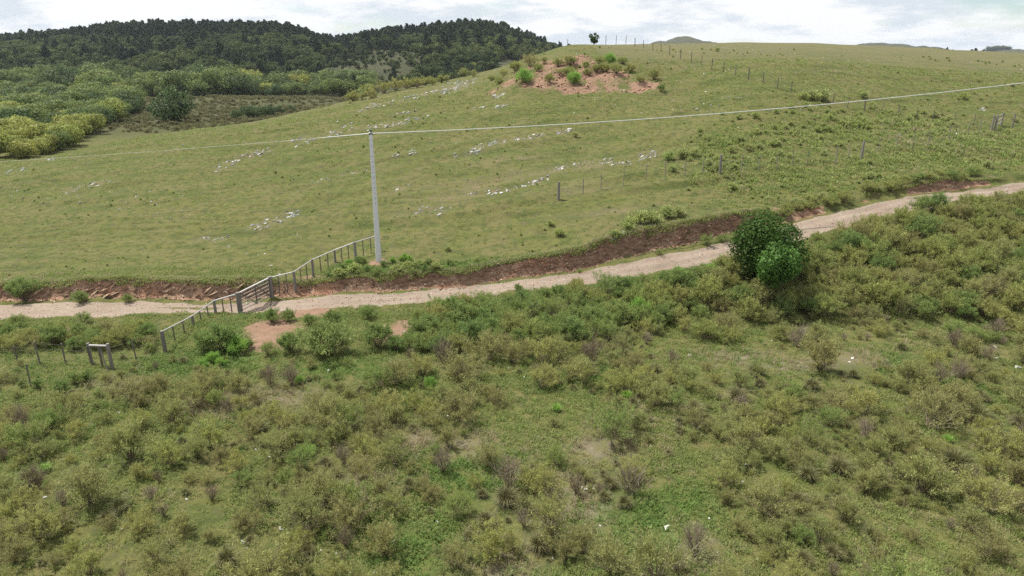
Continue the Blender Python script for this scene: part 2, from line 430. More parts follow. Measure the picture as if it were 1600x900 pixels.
# wispy scrub tones (per tone: two ends of the individual variation)
M['olive']  = foliage('foliage_olive',  (.150,.160,.054), (.135,.154,.054), (.162,.157,.064), gain=G_SCRUB)
M['yellow'] = foliage('foliage_yellow', (.172,.176,.052), (.155,.170,.052), (.172,.165,.062), gain=G_SCRUB)
M['rusty']  = foliage('foliage_rusty',  (.150,.142,.060), (.156,.146,.056), (.142,.148,.056), gain=G_SCRUB)
M['green']  = foliage('foliage_green',  (.108,.148,.044), (.125,.160,.046), (.130,.150,.046), gain=G_SCRUB)
M['dense']  = foliage('foliage_dense',  (.088,.130,.040), (.108,.148,.044), (.125,.145,.046), gain=G_SCRUB)
M['bright'] = foliage('foliage_bright', (.105,.180,.036), (.120,.195,.038), gain=G_SCRUB)
M['thick']  = foliage('foliage_thick',  (.128,.154,.046), (.146,.160,.048), (.158,.152,.056), gain=G_SCRUB)
M['hillshrub'] = foliage('foliage_hillshrub', (.125,.155,.048), (.145,.162,.052), (.142,.150,.066), gain=2.3)
M['tussock'] = foliage('blade_tussock', (.125,.135,.050), (.150,.150,.055), (.165,.145,.075), trans=.25)
M['tussock_dark'] = foliage('blade_dark', (.060,.055,.032), (.085,.068,.045), trans=.15)
M['twig']   = foliage('twig', (.215,.172,.118), (.265,.220,.160), trans=0, rough=.85, spec=.1)
M['stem']   = foliage('stem', (.130,.100,.070), (.170,.132,.095), trans=0, rough=.85, spec=.1)
M['grass']  = foliage('grass_blade', (.115,.162,.042), (.142,.172,.050), (.175,.165,.075), trans=.45, jit=.3, gain=1.7)
M['lushgrass'] = foliage('grass_lush', (.095,.152,.040), (.115,.162,.044), trans=.45, gain=1.5)
M['drygrass'] = foliage('grass_dry', (.235,.205,.125), (.200,.170,.100), trans=.4, gain=1.6)
M['roundtree'] = foliage('leaf_roundtree', (.040,.084,.013), (.044,.088,.014), trans=.3, rough=.6, jit=.45, spec=.15)
M['roundtree2'] = foliage('leaf_young_tree', (.070,.145,.026), (.074,.150,.028), trans=.3, rough=.6, jit=.4, spec=.18)
M['willow_y'] = foliage('leaf_willow_yellow', (.195,.215,.055), (.150,.190,.048), (.215,.215,.055), gain=1.35, jit=.42)  # the willow's own yellow-green, with a sun patch painted into the colour
M['willow_g'] = foliage('leaf_willow_green', (.105,.145,.042), (.140,.165,.045), (.085,.120,.040), gain=1.3, jit=.42)
M['broad_d'] = foliage('leaf_broad_dark', (.050,.082,.028), (.075,.105,.032), (.060,.090,.036), gain=1.3)
M['pine']   = foliage('needle_pine', (.030,.052,.026), (.044,.068,.032), (.038,.056,.036), trans=.25, gain=1.0, patch=.017, jit=.2, spec=.05)
M['forest_b'] = foliage('leaf_forest', (.050,.078,.030), (.075,.100,.036), (.095,.112,.040), trans=.3, gain=1.1, patch=.02, jit=.22, spec=.05)
M['bark'] = plain('bark', (.10,.078,.06), (.16,.13,.10), 9, .9, .5)
M['weathered'] = plain('weathered_wood', (.14,.125,.11), (.26,.24,.22), 10, .8, .4, .3, (3, 3, .5))
M['oldwood'] = plain('old_wood', (.10,.085,.072), (.19,.165,.14), 9, .85, .4, .2, (3, 3, .5))
M['railwood'] = plain('pale_sunlit_rail', (.34,.325,.31), (.48,.465,.45), 8, .6, .3, .4)  # paler than the posts: white light on the rails painted into the wood
M['wire'] = plain('fence_wire', (.20,.19,.18), (.26,.25,.24), 3, .7, 0, .2)
M['concrete'] = plain('pole_concrete', (.62,.625,.63), (.74,.745,.75), 5, .8, .2, .3)
M['hole'] = plain('hole_dark', (.06,.06,.065), (.08,.08,.08), 5, .9, 0)
M['insul'] = plain('insulator_black', (.02,.02,.022), (.03,.03,.03), 5, .4, 0, .5)
M['cable'] = plain('cable_grey', (.55,.55,.53), (.63,.63,.61), 2, .45, 0, .5)
M['stone'] = plain('pale_stone', (.40,.395,.38), (.64,.63,.61), 3.5, .9, .6, .2)
M['stone_d'] = plain('lichen_stone', (.19,.195,.19), (.36,.36,.35), 3.5, .9, .6, .2)
M['slab'] = plain('bank_slab', (.30,.20,.135), (.50,.38,.28), 3.5, .9, .6, .2)
M['clod'] = plain('earth_clod', (.17,.11,.075), (.28,.19,.135), 4, .95, .6, .1)
M['redstone'] = plain('red_rubble', (.31,.165,.11), (.42,.27,.20), 3, .95, .6, .1)

def ground_material():
    m, t = newmat('ground'); b = NB(t)
    geo = b.n('ShaderNodeNewGeometry'); P = geo.outputs['Position']
    a1 = b.n('ShaderNodeAttribute', attribute_name='m_a'); s1 = b.n('ShaderNodeSeparateColor'); b.put(s1.inputs[0], a1.outputs['Color'])
    a2 = b.n('ShaderNodeAttribute', attribute_name='m_b'); s2 = b.n('ShaderNodeSeparateColor'); b.put(s2.inputs[0], a2.outputs['Color'])
    road, bank, soil = s1.outputs[0], s1.outputs[1], s1.outputs[2]
    lush, dry, far = s2.outputs[0], s2.outputs[1], s2.outputs[2]
    nA = b.noise(P, 0.06, 3, .6); nB = b.noise(P, 0.35, 3, .65); nC = b.noise(P, 1.6, 3, .65); nD = b.noise(P, 7.0, 2, .7); nE = b.noise(P, 28.0, 1, .7)
    g = b.mix(b.rng(nA, .35, .65), (.130,.146,.041), (.170,.164,.056))
    mt = b.n('ShaderNodeMapping'); mt.inputs['Scale'].default_value = (.10, .55, .9); mt.inputs['Rotation'].default_value = (0, 0, R(9)); b.put(mt.inputs[0], P)
    ter = b.noise(mt.outputs[0], 1.0, 3, .6)
    g = b.mix(b.math('MULTIPLY', b.rng(ter, .52, .62), .75), g, (.082,.110,.030))
    g = b.mix(b.math('MULTIPLY', b.rng(ter, .44, .34), .6), g, (.196,.172,.078))
    g = b.mix(b.math('MULTIPLY', b.rng(nB, .45, .66), .9), g, (.182,.158,.068))
    g = b.mix(b.math('MULTIPLY', b.rng(nC, .46, .64), .9), g, (.070,.090,.027))
    g = b.mix(b.math('MULTIPLY', b.rng(nD, .52, .75), .5), g, (.200,.188,.080))
    g = b.mix(b.math('MULTIPLY', b.rng(nE, .50, .70), .5), g, (.060,.082,.024))
    # thin earth between tufts on the open hill
    g = b.mix(b.math('MULTIPLY', b.rng(b.noise(P, .8, 3, .7), .60, .72), .45), g, (.200,.155,.105))
    # dry straw litter
    dryc = b.mix(nD, (.27,.235,.165), (.19,.155,.105))
    g = b.mix(b.math('MULTIPLY', dry, b.rng(nC, .38, .62, .1, 1.0), True), g, dryc)
    lushc = b.mix(nD, (.070,.140,.028), (.110,.165,.036))
    g = b.mix(b.math('MULTIPLY', lush, b.rng(nC, .36, .6, .1, 1.0), True), g, lushc)
    # scattered earth and gravel
    soilc = b.mix(b.rng(nC, .3, .7), (.255,.150,.095), (.325,.210,.145))
    soilc = b.mix(b.math('MULTIPLY', b.rng(nD, .5, .7), .7), soilc, (.22,.135,.10))
    soilc = b.mix(b.math('MULTIPLY', b.rng(nE, .58, .72), .6), soilc, (.52,.44,.38))
    edge = b.math('ADD', soil, b.math('MULTIPLY', b.math('ADD', b.math('SUBTRACT', nD, .5), b.math('SUBTRACT', nC, .5)), 1.1))
    g = b.mix(b.rng(edge, .42, .58), g, soilc)
    # the track: pale pinkish gravelly clay
    rc = b.mix(b.rng(nB, .35, .65), (.315,.245,.188), (.375,.300,.236))
    rc = b.mix(b.math('MULTIPLY', b.rng(nC, .5, .7), .5), rc, (.26,.19,.145))
    rc = b.mix(b.math('MULTIPLY', b.rng(nE, .58, .75), .7), rc, (.60,.55,.50))
    rc = b.mix(b.math('MULTIPLY', b.rng(nD, .60, .75), .55), rc, (.24,.17,.13))
    edge = b.math('ADD', road, b.math('MULTIPLY', b.math('SUBTRACT', nC, .5), 1.1))
    edge = b.math('ADD', edge, b.math('MULTIPLY', b.math('SUBTRACT', nD, .5), .5))
    g = b.mix(b.rng(edge, .36, .56), g, rc)
    # the cut face: raw brown and reddish earth with tilted layers
    mp = b.n('ShaderNodeMapping'); mp.inputs['Rotation'].default_value = (0, R(35), 0); mp.inputs['Scale'].default_value = (1.3, 1.3, 4.0); b.put(mp.inputs[0], P)
    lay = b.noise(mp.outputs[0], 1.3, 3, .7)
    sp = b.n('ShaderNodeSeparateXYZ'); b.put(sp.inputs[0], P)
    lft = b.rng(sp.outputs[0], -17, -11)                      # the left stretch is redder rock, the middle dark loam
    bc = b.mix(lft, (.420,.255,.168), (.300,.180,.118))
    bc = b.mix(b.rng(nB, .48, .66), bc, (.38,.20,.125))
    bc = b.mix(b.math('MULTIPLY', b.rng(lay, .50, .66), .75), bc, (.46,.35,.25))
    bc = b.mix(b.math('MULTIPLY', b.rng(lay, .48, .34), .8), bc, (.095,.062,.045))
    edge = b.math('ADD', bank, b.math('MULTIPLY', b.math('SUBTRACT', nD, .5), .7))
    g = b.mix(b.rng(edge, .40, .55), g, bc)
    # far ground: wood floor on the hill beyond the valley, rough meadow below it
    fc = b.mix(b.rng(b.noise(P, .05, 3, .65), .35, .65), (.060,.066,.030), (.100,.092,.050))
    fc = b.mix(b.rng(b.noise(P, .5, 2, .65), .40, .65), fc, (.038,.050,.022))
    g = b.mix(far, g, fc)
    gs = b.n('ShaderNodeVectorMath', operation='SCALE'); b.put(gs.inputs[0], g); gs.inputs['Scale'].default_value = .70
    p = b.n('ShaderNodeBsdfPrincipled'); b.put(p.inputs['Base Color'], gs.outputs[0])
    p.inputs['Roughness'].default_value = .95; p.inputs['Specular IOR Level'].default_value = .1
    hgt = b.math('ADD', b.math('MULTIPLY', nD, .7), b.math('MULTIPLY', nE, .35))
    hgt = b.math('ADD', hgt, b.math('MULTIPLY', lay, b.math('MULTIPLY', bank, 1.4)))
    bp = b.n('ShaderNodeBump'); bp.inputs['Strength'].default_value = .75; bp.inputs['Distance'].default_value = .12
    b.put(bp.inputs['Height'], hgt); t.links.new(bp.outputs[0], p.inputs['Normal'])
    b.out(p.outputs[0])
    return m
M['ground'] = ground_material()

# ------------------------------------------------------------------ the terrain sheet, split into ground, track, bank, mound, hills
def build_terrain():
    rows = np.concatenate([np.linspace(-25, 14, 18), np.arange(15, 36, .30), np.arange(36, 63, .165), np.arange(63, 112, .38),
                           np.arange(112, 185, 1.0), np.arange(185, 420, 4.0), np.arange(420, 1000, 11.0), np.arange(1000, 2900, 42.0), np.geomspace(2950, 9000, 10)])
    s = np.linspace(-1, 1, 620)
    Wd = np.where(rows > 0, .95 * rows + 15, 15 + 0 * rows) + np.where(rows < 15, (15 - rows) * 0.6, 0)
    Y, S = np.meshgrid(rows, s, indexing='ij')
    X = S * Wd[:, None]
    nr, nc = X.shape
    x = X.ravel(); y = Y.ravel()
    z = near_h(x, y)
    yb, bh = masks_xy(x, y)
    d = y - yb
    yt = ev(RTOP, x) + fbm(x * .8, y * .8, 61, 2) * .25; ybt = ev(RBOT, x) + fbm(x * .7, y * .7, 63, 3) * .5
    road = sstep(-.25, .25, y - ybt) * (1 - sstep(-.25, .25, y - yt))
    q = (y - ybt) / np.maximum(yt - ybt, .5)
    # a grassy crown between the ruts on the left, up to the gate and a little past it
    crown = np.exp(-((q - .55) / .16) ** 2) * (1 - sstep(-9.5, -7, x)) * np.clip(.35 + 1.6 * fbm(x * .22, y * .5, 71, 3), 0, 1)
    road = road * (1 - .85 * crown)
    bank = sstep(-.30, .0, d) * (1 - sstep(.50, .75, d)) * sstep(.25, .55, bh + .5 * fbm(x * .35, y * .35, 73, 2) * (x > 18))
    soil = blob_mask(SOILB, x, y)
    mnd = mound_mask(x, y)
    soil = np.maximum(soil, mnd * .95)
    lush = blob_mask(LUSHB, x, y)
    dry = np.maximum(blob_mask(DRYB, x, y), .35 * blob_mask(OUTB, x, y))
    soil = np.maximum(soil, .37 * blob_mask(OUTB, x, y))
    lush = np.maximum(lush, .22 * poly_soft(x, y, z))
    dry = np.maximum(dry, .55 * sstep(95, 135, y) * (x > 14))          # the ridge beyond the fence is drier
    far = sstep(300, 340, y) * (x < 60) + (x >= 60) * sstep(500, 900, y)
    far = np.clip(far + .75 * sstep(125, 170, y) * (x < 10), 0, 1)
    V = np.stack([x, y, z], 1)
    A = np.stack([road, bank, soil, np.ones_like(road)], 1).astype(np.float32)
    B = np.stack([lush, dry, far, np.ones_like(road)], 1).astype(np.float32)
    idx = np.arange(nr * nc).reshape(nr, nc)
    Q = np.stack([idx[:-1, :-1], idx[:-1, 1:], idx[1:, 1:], idx[1:, :-1]], -1).reshape(-1, 4)
    fr = road[Q].mean(1); fb = bank[Q].mean(1); fm = mnd[Q].mean(1); fy = y[Q].mean(1); fx = x[Q].mean(1)
    cls = np.zeros(len(Q), int)
    cls[fm > .45] = 3
    cls[fr > .5] = 1
    cls[(fb > .5)] = 2
    cls[(fy > 330) & (fy < 1250) & (fx < 60)] = 4
    cls[(fy > 1550) & (fy < 2700) & (fx > 300)] = 5
    res = {}
    for c, nm in enumerate(('ground', 'dirt_road', 'earth_bank', 'earth_mound', 'wooded_hill', 'distant_hills')):
        q_ = Q[cls == c]
        used, inv = np.unique(q_, return_inverse=True)
        me = mesh_np(nm, V[used], inv.reshape(-1, 4), M['ground'], smooth=True)
        for an, ar in (('m_a', A), ('m_b', B)):
            at_ = me.attributes.new(an, 'FLOAT_COLOR', 'POINT'); at_.data.foreach_set('color', ar[used].ravel())
        o = link(nm, me); o['kind'] = 'structure'
        res[nm] = o
    return res
LAND = build_terrain()

# ------------------------------------------------------------------ plant meshes
def unit(v):
    return v / np.maximum(np.linalg.norm(v, axis=-1, keepdims=True), 1e-9)

def leaves_mesh(name, pos, dirs, L, Wd, mat, g, four=False, ctint=None):
    """one small pointed face for each leaf"""
    n = len(pos)
    side = unit(np.cross(dirs, g.normal(size=(n, 3))))
    L = np.broadcast_to(L, (n,))[:, None]; Wd = np.broadcast_to(Wd, (n,))[:, None]
    if four:
        V = np.stack([pos - dirs * L * .5, pos + side * Wd, pos + dirs * L * .5, pos - side * Wd], 1).reshape(-1, 3)
        Fc = np.arange(n * 4).reshape(n, 4); k = 4
    else:
        V = np.stack([pos - side * Wd, pos + side * Wd, pos + dirs * L], 1).reshape(-1, 3)
        Fc = np.arange(n * 3).reshape(n, 3); k = 3
    tint = np.repeat(g.random(n) if ctint is None else .45 * g.random(n) + .55 * ctint, k)
    return mesh_np(name, V, Fc, mat, False, tint)

def tubes(paths, radii, sides=3):
    """paths: list of (k,3) arrays, radii: list of (k,) arrays -> verts, quads"""
    Vs, Fs = [], []; off = 0
    for P, r in zip(paths, radii):
        P = np.asarray(P, float); k = len(P)
        T = unit(np.gradient(P, axis=0))
        ref = np.array([0.31, 0.17, 0.93]) if abs(T[0][2]) < .9 else np.array([1., .1, 0])
        A = unit(np.cross(T, ref)); B = np.cross(T, A)
        an = np.arange(sides) * 2 * np.pi / sides
        ring = P[:, None, :] + (np.cos(an)[None, :, None] * A[:, None, :] + np.sin(an)[None, :, None] * B[:, None, :]) * np.asarray(r)[:, None, None]
        Vs.append(ring.reshape(-1, 3))
        i = np.arange(k - 1)[:, None]; j = np.arange(sides)[None, :]
        a = off + i * sides + j; b_ = off + i * sides + (j + 1) % sides
        Fs.append(np.stack([a, b_, b_ + sides, a + sides], -1).reshape(-1, 4))
        off += k * sides
    return np.concatenate(Vs), np.concatenate(Fs)

def shrub_parts(seed, h, r, nst, nleaf, L, Wd, low, mat, stemmat, spread=1.0, lump=.25, sig=.07, stem_r=.008, subs=3, nm='shrub', nclump=0):
    g = np.random.default_rng(seed)
    nb = nst * (1 + subs)
    az = g.random(nst) * 2 * np.pi
    tl = np.sqrt(g.random(nst)) * spread
    lum = 1 + lump * g.normal(size=nst)
    base = np.stack([np.cos(az), np.sin(az), 0 * az], 1) * (.12 * r * g.random(nst))[:, None]
    tip = np.stack([np.cos(az) * tl * r * lum, np.sin(az) * tl * r * lum, h * np.sqrt(np.clip(1 - .75 * tl ** 2, .05, 1)) * (.75 + .25 * lum)], 1)
    ctl = base + (tip - base) * np.array([.38, .38, .62])
    P0, P1, P2, rad = [base], [ctl], [tip], [np.full(nst, stem_r)]
    for k in range(subs):                                   # side shoots
        s = (.35 + .4 * g.random(nst))[:, None]
        b0 = (1 - s) ** 2 * base + 2 * s * (1 - s) * ctl + s * s * tip
        dl = .32 * h * (.6 + .7 * g.random(nst))[:, None]
        dr = unit(unit(tip - base) * .8 + g.normal(size=(nst, 3)) * .55 + np.array([0, 0, .45]))
        P0.append(b0); P1.append(b0 + dr * dl * .55); P2.append(b0 + dr * dl + np.array([0, 0, .04])); rad.append(np.full(nst, stem_r * .6))
    P0, P1, P2, rad = map(np.concatenate, (P0, P1, P2, rad))
    P2[:, 2] = np.maximum(P2[:, 2], .03)
    ts = np.linspace(0, 1, 4)[:, None]
    paths = [(1 - ts) ** 2 * P0[i] + 2 * ts * (1 - ts) * P1[i] + ts * ts * P2[i] for i in range(nb)]
    radii = [rad[i] * np.array([1, .85, .65, .3]) for i in range(nb)]
    Vs, Fs = tubes(paths, radii, 3)
    stems = mesh_np(nm + '_stems', Vs, Fs, stemmat, True, g.random(len(Vs)) * .3 + .35)
    i = g.integers(0, nb, nleaf)
    i[:nleaf // 4] = g.integers(0, nst, nleaf // 4)
    s = low + (1 - low) * np.sqrt(g.random(nleaf)) * 1.02
    s = s[:, None]
    pos = (1 - s) ** 2 * P0[i] + 2 * s * (1 - s) * P1[i] + s * s * P2[i]
    tan = unit(2 * (1 - s) * (P1[i] - P0[i]) + 2 * s * (P2[i] - P1[i]))
    ctint = None
    if nclump:                                               # leaves stand in sprays along and at the ends of the shoots
        c = g.integers(0, nclump, nleaf)
        ctint = g.random(nclump)[c]
        cs = np.clip(1 - .55 * g.random(nclump) ** 1.5, low, 1)[c][:, None]
        ci = g.integers(0, nb, nclump)[c]
        f = np.clip(cs + g.normal(size=(nleaf, 1)) * .10, low * .8, 1.06)
        pos = (1 - f) ** 2 * P0[ci] + 2 * f * (1 - f) * P1[ci] + f * f * P2[ci]
        tan = unit(2 * (1 - f) * (P1[ci] - P0[ci]) + 2 * f * (P2[ci] - P1[ci]))
        ng = int(nleaf * .8)
        pos[ng:] = ((1 - s) ** 2 * P0[i] + 2 * s * (1 - s) * P1[i] + s * s * P2[i])[ng:]
    pos = pos + g.normal(size=pos.shape) * sig
    pos[:, 2] = np.maximum(pos[:, 2], .02)
    dirs = unit(tan * .9 + g.normal(size=pos.shape) * .55 + np.array([0, 0, .25]))
    fol = leaves_mesh(nm + '_foliage', pos, dirs, L * (.6 + .8 * g.random(nleaf)), Wd * (.6 + .8 * g.random(nleaf)), mat, g, ctint=ctint)
    return fol, stems

def blades_mesh(name, seed, n, hmin, hmax, spread, Wd, mat, base_r=.08, droop=.5):
    g = np.random.default_rng(seed)
    az = g.random(n) * 2 * np.pi; tl = g.random(n) ** .7 * spread
    hh = hmin + (hmax - hmin) * g.random(n)
    d = np.stack([np.cos(az), np.sin(az)], 1)
    b0 = np.concatenate([d * (base_r * g.random(n))[:, None], np.zeros((n, 1))], 1)
    P1 = b0 + np.concatenate([d * (hh * np.sin(tl) * .45)[:, None], (hh * np.cos(tl * .5) * .6)[:, None]], 1)
    P2 = b0 + np.concatenate([d * (hh * np.sin(tl) * 1.05)[:, None], (hh * np.cos(tl) * (1 - droop * tl * .5))[:, None]], 1)
    P2[:, 2] = np.maximum(P2[:, 2], .02)
    sd = np.stack([-d[:, 1], d[:, 0], 0 * az], 1) + g.normal(size=(n, 3)) * .3
    sd = unit(sd) * (Wd * (.7 + .6 * g.random(n)))[:, None]
    V = np.stack([b0 - sd, b0 + sd, P1 + sd * .8, P1 - sd * .8, P2], 1).reshape(-1, 3)
    o = (np.arange(n) * 5)[:, None]
    T = np.concatenate([o + np.array([[0, 1, 2]]), o + np.array([[0, 2, 3]]), o + np.array([[3, 2, 4]])])
    return mesh_np(name, V, T, mat, False, np.repeat(g.random(n), 5))

def dead_shrub(seed, h, r, nst, mat):
    f, s = shrub_parts(seed, h, r, nst, 60, .05, .012, .5, mat, mat, .95, .25, .04, .009, 5, 'dead_shrub')
    return f, s

def tree_parts(seed, h, rx, trunk_h, nlobe, nleaf, leaf, mat, barkmat, flat=.8, lobe=.42, nm='tree', inner=.35):
    """crown of many leaf faces on uneven lobes, tapered trunk with limbs"""
    g = np.random.default_rng(seed)
    ch = h - trunk_h; zc = trunk_h + ch * .5
    C = unit(g.normal(size=(nlobe, 3))); C[:, 2] = C[:, 2] * .9 + .12
    C = C * (.62 + .25 * g.random(nlobe))[:, None] * np.array([rx, rx, ch * .5])
    C[:, 2] += zc
    C[:max(2, nlobe // 6)] = np.array([0, 0, zc]) + g.normal(size=(max(2, nlobe // 6), 3)) * .15 * rx
    rl = lobe * rx * (.65 + .6 * g.random(nlobe))
    p = rl ** 2 / np.sum(rl ** 2)
    i = g.choice(nlobe, nleaf, p=p)
    dv = unit(g.normal(size=(nleaf, 3)))
    rad = rl[i] * (1 - inner * g.random(nleaf) ** 1.6) * (1 + .10 * g.normal(size=nleaf))
    pos = C[i] + dv * rad[:, None] * np.array([1, 1, flat])
    pos[:, 2] = np.maximum(pos[:, 2], .08)
    # faces lie roughly along the lobe's surface, tilted at random
    tang = unit(np.cross(dv, g.normal(size=(nleaf, 3))) + dv * .35 * g.normal(size=(nleaf, 1)))
    n = nleaf
    nrm = unit(dv + g.normal(size=(n, 3)) * .55)
    sd = unit(np.cross(nrm, tang)); L = (leaf * (.6 + .8 * g.random(n)))[:, None]
    V = np.stack([pos - tang * L * .55, pos + sd * L * .42, pos + tang * L * .6, pos - sd * L * .42], 1).reshape(-1, 3)
    lobe_t = g.random(nlobe)
    tint = np.repeat(np.clip(.55 * g.random(n) + .45 * lobe_t[i], 0, 1), 4)
    crown = mesh_np(nm + '_crown', V, np.arange(n * 4).reshape(n, 4), mat, False, tint)
    tr = .035 * h
    paths = [np.array([[0, 0, -.3], [.02 * h, 0, trunk_h * .6], [0, .03 * h, zc * .9], [.02 * h, .02 * h, zc + ch * .2]])]
    radii = [np.array([tr * 1.25, tr, tr * .7, tr * .25])]
    for k in range(min(nlobe, 9)):
        c = C[-1 - k]
        b0 = np.array([0, 0, trunk_h * (.5 + .5 * g.random())])
        paths.append(np.stack([b0, b0 * .5 + c * .5 + np.array([0, 0, .08 * h]), c])); radii.append(np.array([tr * .55, tr * .38, tr * .12]))
    Vs, Fs = tubes(paths, radii, 5)
    return crown, mesh_np(nm + '_trunk', Vs, Fs, barkmat, True, np.full(len(Vs), .5))

def pine_parts(seed, h, r, mat, barkmat, nwh=11, per=6, bare=.22, nm='pine'):
    g = np.random.default_rng(seed)
    pos, dirs = [], []
    paths = [np.array([[0, 0, -.5], [.05, 0, h * .5], [0, 0, h * .99]])]; radii = [np.array([.028 * h, .02 * h, .004 * h])]
    for w in range(nwh):
        f = w / (nwh - 1); z = h * (bare + (1 - bare) * f)
        rr = r * (1 - f) ** .55 * min(1, .55 + 1.6 * f) * (.75 + .5 * g.random()) + .10 * r
        for k in range(per):
            a = g.random() * 6.283; L = rr * (.7 + .5 * g.random())
            d = np.array([math.cos(a), math.sin(a), .12 - .22 * (1 - f)])
            if w % 2 == 0 and k < 3:
                paths.append(np.stack([[0, 0, z], d * L * .8 + [0, 0, z]])); radii.append(np.array([.008 * h, .003 * h]))
            m = 9
            t = .25 + .8 * g.random(m)
            pos.append(np.array([0, 0, z]) + d * (L * t)[:, None] + g.normal(size=(m, 3)) * .09 * r)
            dirs.append(unit(np.broadcast_to(d, (m, 3)) * .6 + g.normal(size=(m, 3)) * .5 + np.array([0, 0, .3])))
    pos = np.concatenate(pos); dirs = np.concatenate(dirs)
    cr = leaves_mesh(nm + '_crown', pos, dirs, .30 * r * (.8 + .5 * g.random(len(pos))), .13 * r, mat, g, four=True)
    Vs, Fs = tubes(paths, radii, 4)
    return cr, mesh_np(nm + '_trunk', Vs, Fs, barkmat, True, np.full(len(Vs), .5))

def instancer(name, pts, rz, scl, idx, sources, label=None, cat=None, tilt=None):
    """one 'stuff' object: geometry nodes put the source meshes on its points"""
    pts = np.asarray(pts, np.float32); n = len(pts)
    me = bpy.data.meshes.new(name)
    me.vertices.add(n); me.vertices.foreach_set('co', pts.ravel())
    rot = np.zeros((n, 3), np.float32); rot[:, 2] = rz
    if tilt is not None: rot[:, :2] = tilt
    me.attributes.new('rot', 'FLOAT_VECTOR', 'POINT').data.foreach_set('vector', rot.ravel())
    me.attributes.new('scl', 'FLOAT', 'POINT').data.foreach_set('value', np.asarray(scl, np.float32))
    me.attributes.new('idx', 'INT', 'POINT').data.foreach_set('value', np.asarray(idx, np.int32))
    o = link(name, me)
    c = bpy.data.collections.new(name + '_sources')
    for i, src in enumerate(sources):
        q = bpy.data.objects.new('%s_source_%02d' % (name, i), src); c.objects.link(q)
    gt = bpy.data.node_groups.new(name + '_scatter', 'GeometryNodeTree')
    gt.interface.new_socket('Geometry', in_out='INPUT', socket_type='NodeSocketGeometry')
    gt.interface.new_socket('Geometry', in_out='OUTPUT', socket_type='NodeSocketGeometry')
    N = gt.nodes.new; Lk = gt.links.new
    gi = N('NodeGroupInput'); go = N('NodeGroupOutput')
    ci = N('GeometryNodeCollectionInfo'); ci.inputs[0].default_value = c; ci.inputs['Separate Children'].default_value = True; ci.inputs['Reset Children'].default_value = True
    iop = N('GeometryNodeInstanceOnPoints'); iop.inputs['Pick Instance'].default_value = True
    def na(nm, ty):
        x = N('GeometryNodeInputNamedAttribute'); x.data_type = ty; x.inputs['Name'].default_value = nm
        return x.outputs['Attribute']
    Lk(gi.outputs[0], iop.inputs['Points']); Lk(ci.outputs[0], iop.inputs['Instance'])
    Lk(na('idx', 'INT'), iop.inputs['Instance Index'])
    e2r = N('FunctionNodeEulerToRotation'); Lk(na('rot', 'FLOAT_VECTOR'), e2r.inputs[0]); Lk(e2r.outputs[0], iop.inputs['Rotation'])
    Lk(na('scl', 'FLOAT'), iop.inputs['Scale'])
    Lk(iop.outputs[0], go.inputs[0])
    md = o.modifiers.new('scatter', 'NODES'); md.node_group = gt
    tag(o, label, cat, kind='stuff')
    return o

def merge_meshes(name, a, b_):
    """foliage and stems as one mesh with two materials, for scattered stuff"""
    bm = bmesh.new(); bm.from_mesh(a); n = len(bm.faces); bm.from_mesh(b_)
    bm.faces.ensure_lookup_table()
    for f in bm.faces[n:]: f.material_index = 1
    me = bpy.data.meshes.new(name); bm.to_mesh(me); bm.free()
    me.materials.append(a.materials[0]); me.materials.append(b_.materials[0])
    return me

NV = 4
PLANT = {}
def family(key, fn):
    PLANT[key] = [fn(i) for i in range(NV)]
for k, tone in enumerate(('olive', 'yellow', 'rusty', 'green')):
    family(tone, lambda i, tone=tone, k=k: shrub_parts(100 + 10 * k + i, 1.0, .62 + .09 * i, 32 + 3 * i, 4300, .062, .0098, .30, M[tone], M['twig'] if i % 2 else M['stem'], 1.08, .34, .042, .0075, 3, tone, 100 + 14 * i))
family('dense', lambda i: shrub_parts(200 + i, 1.0, .72, 40, 5600, .070, .0145, .16, M['dense'], M['stem'], 1.05, .22, .052, .008, 3, 'dense', 130))
family('bright', lambda i: shrub_parts(220 + i, 1.0, .70, 34, 4600, .090, .017, .12, M['bright'], M['stem'], 1.05, .20, .08, .007, 3, 'bright'))
family('thick', lambda i: shrub_parts(240 + i, 1.0, .85, 44, 5800, .068, .0135, .24, M['thick'], M['stem'], 1.05, .18, .050, .009, 3, 'thick', 140))
family('dead', lambda i: dead_shrub(260 + i, 1.0, .5 + .06 * i, 34, M['twig']))
family('hillshrub', lambda i: shrub_parts(280 + i, 1.0, .75, 22, 900, .19, .04, .10, M['hillshrub'], M['stem'], 1.05, .2, .1, .012, 2, 'hillshrub'))
family('tussock', lambda i: (blades_mesh('tussock_blades', 300 + i, 420, .55, 1.0, 1.05, .0095, M['tussock'], .16), blades_mesh('tussock_dead_base', 320 + i, 240, .22, .55, 1.5, .011, M['tussock_dark'], .2, .9)))
family('fresh_tussock', lambda i: (blades_mesh('fresh_tussock_blades', 340 + i, 420, .55, 1.0, .9, .012, M['bright'], .16), blades_mesh('fresh_tussock_base', 360 + i, 160, .2, .4, 1.4, .011, M['tussock'], .18, .9)))

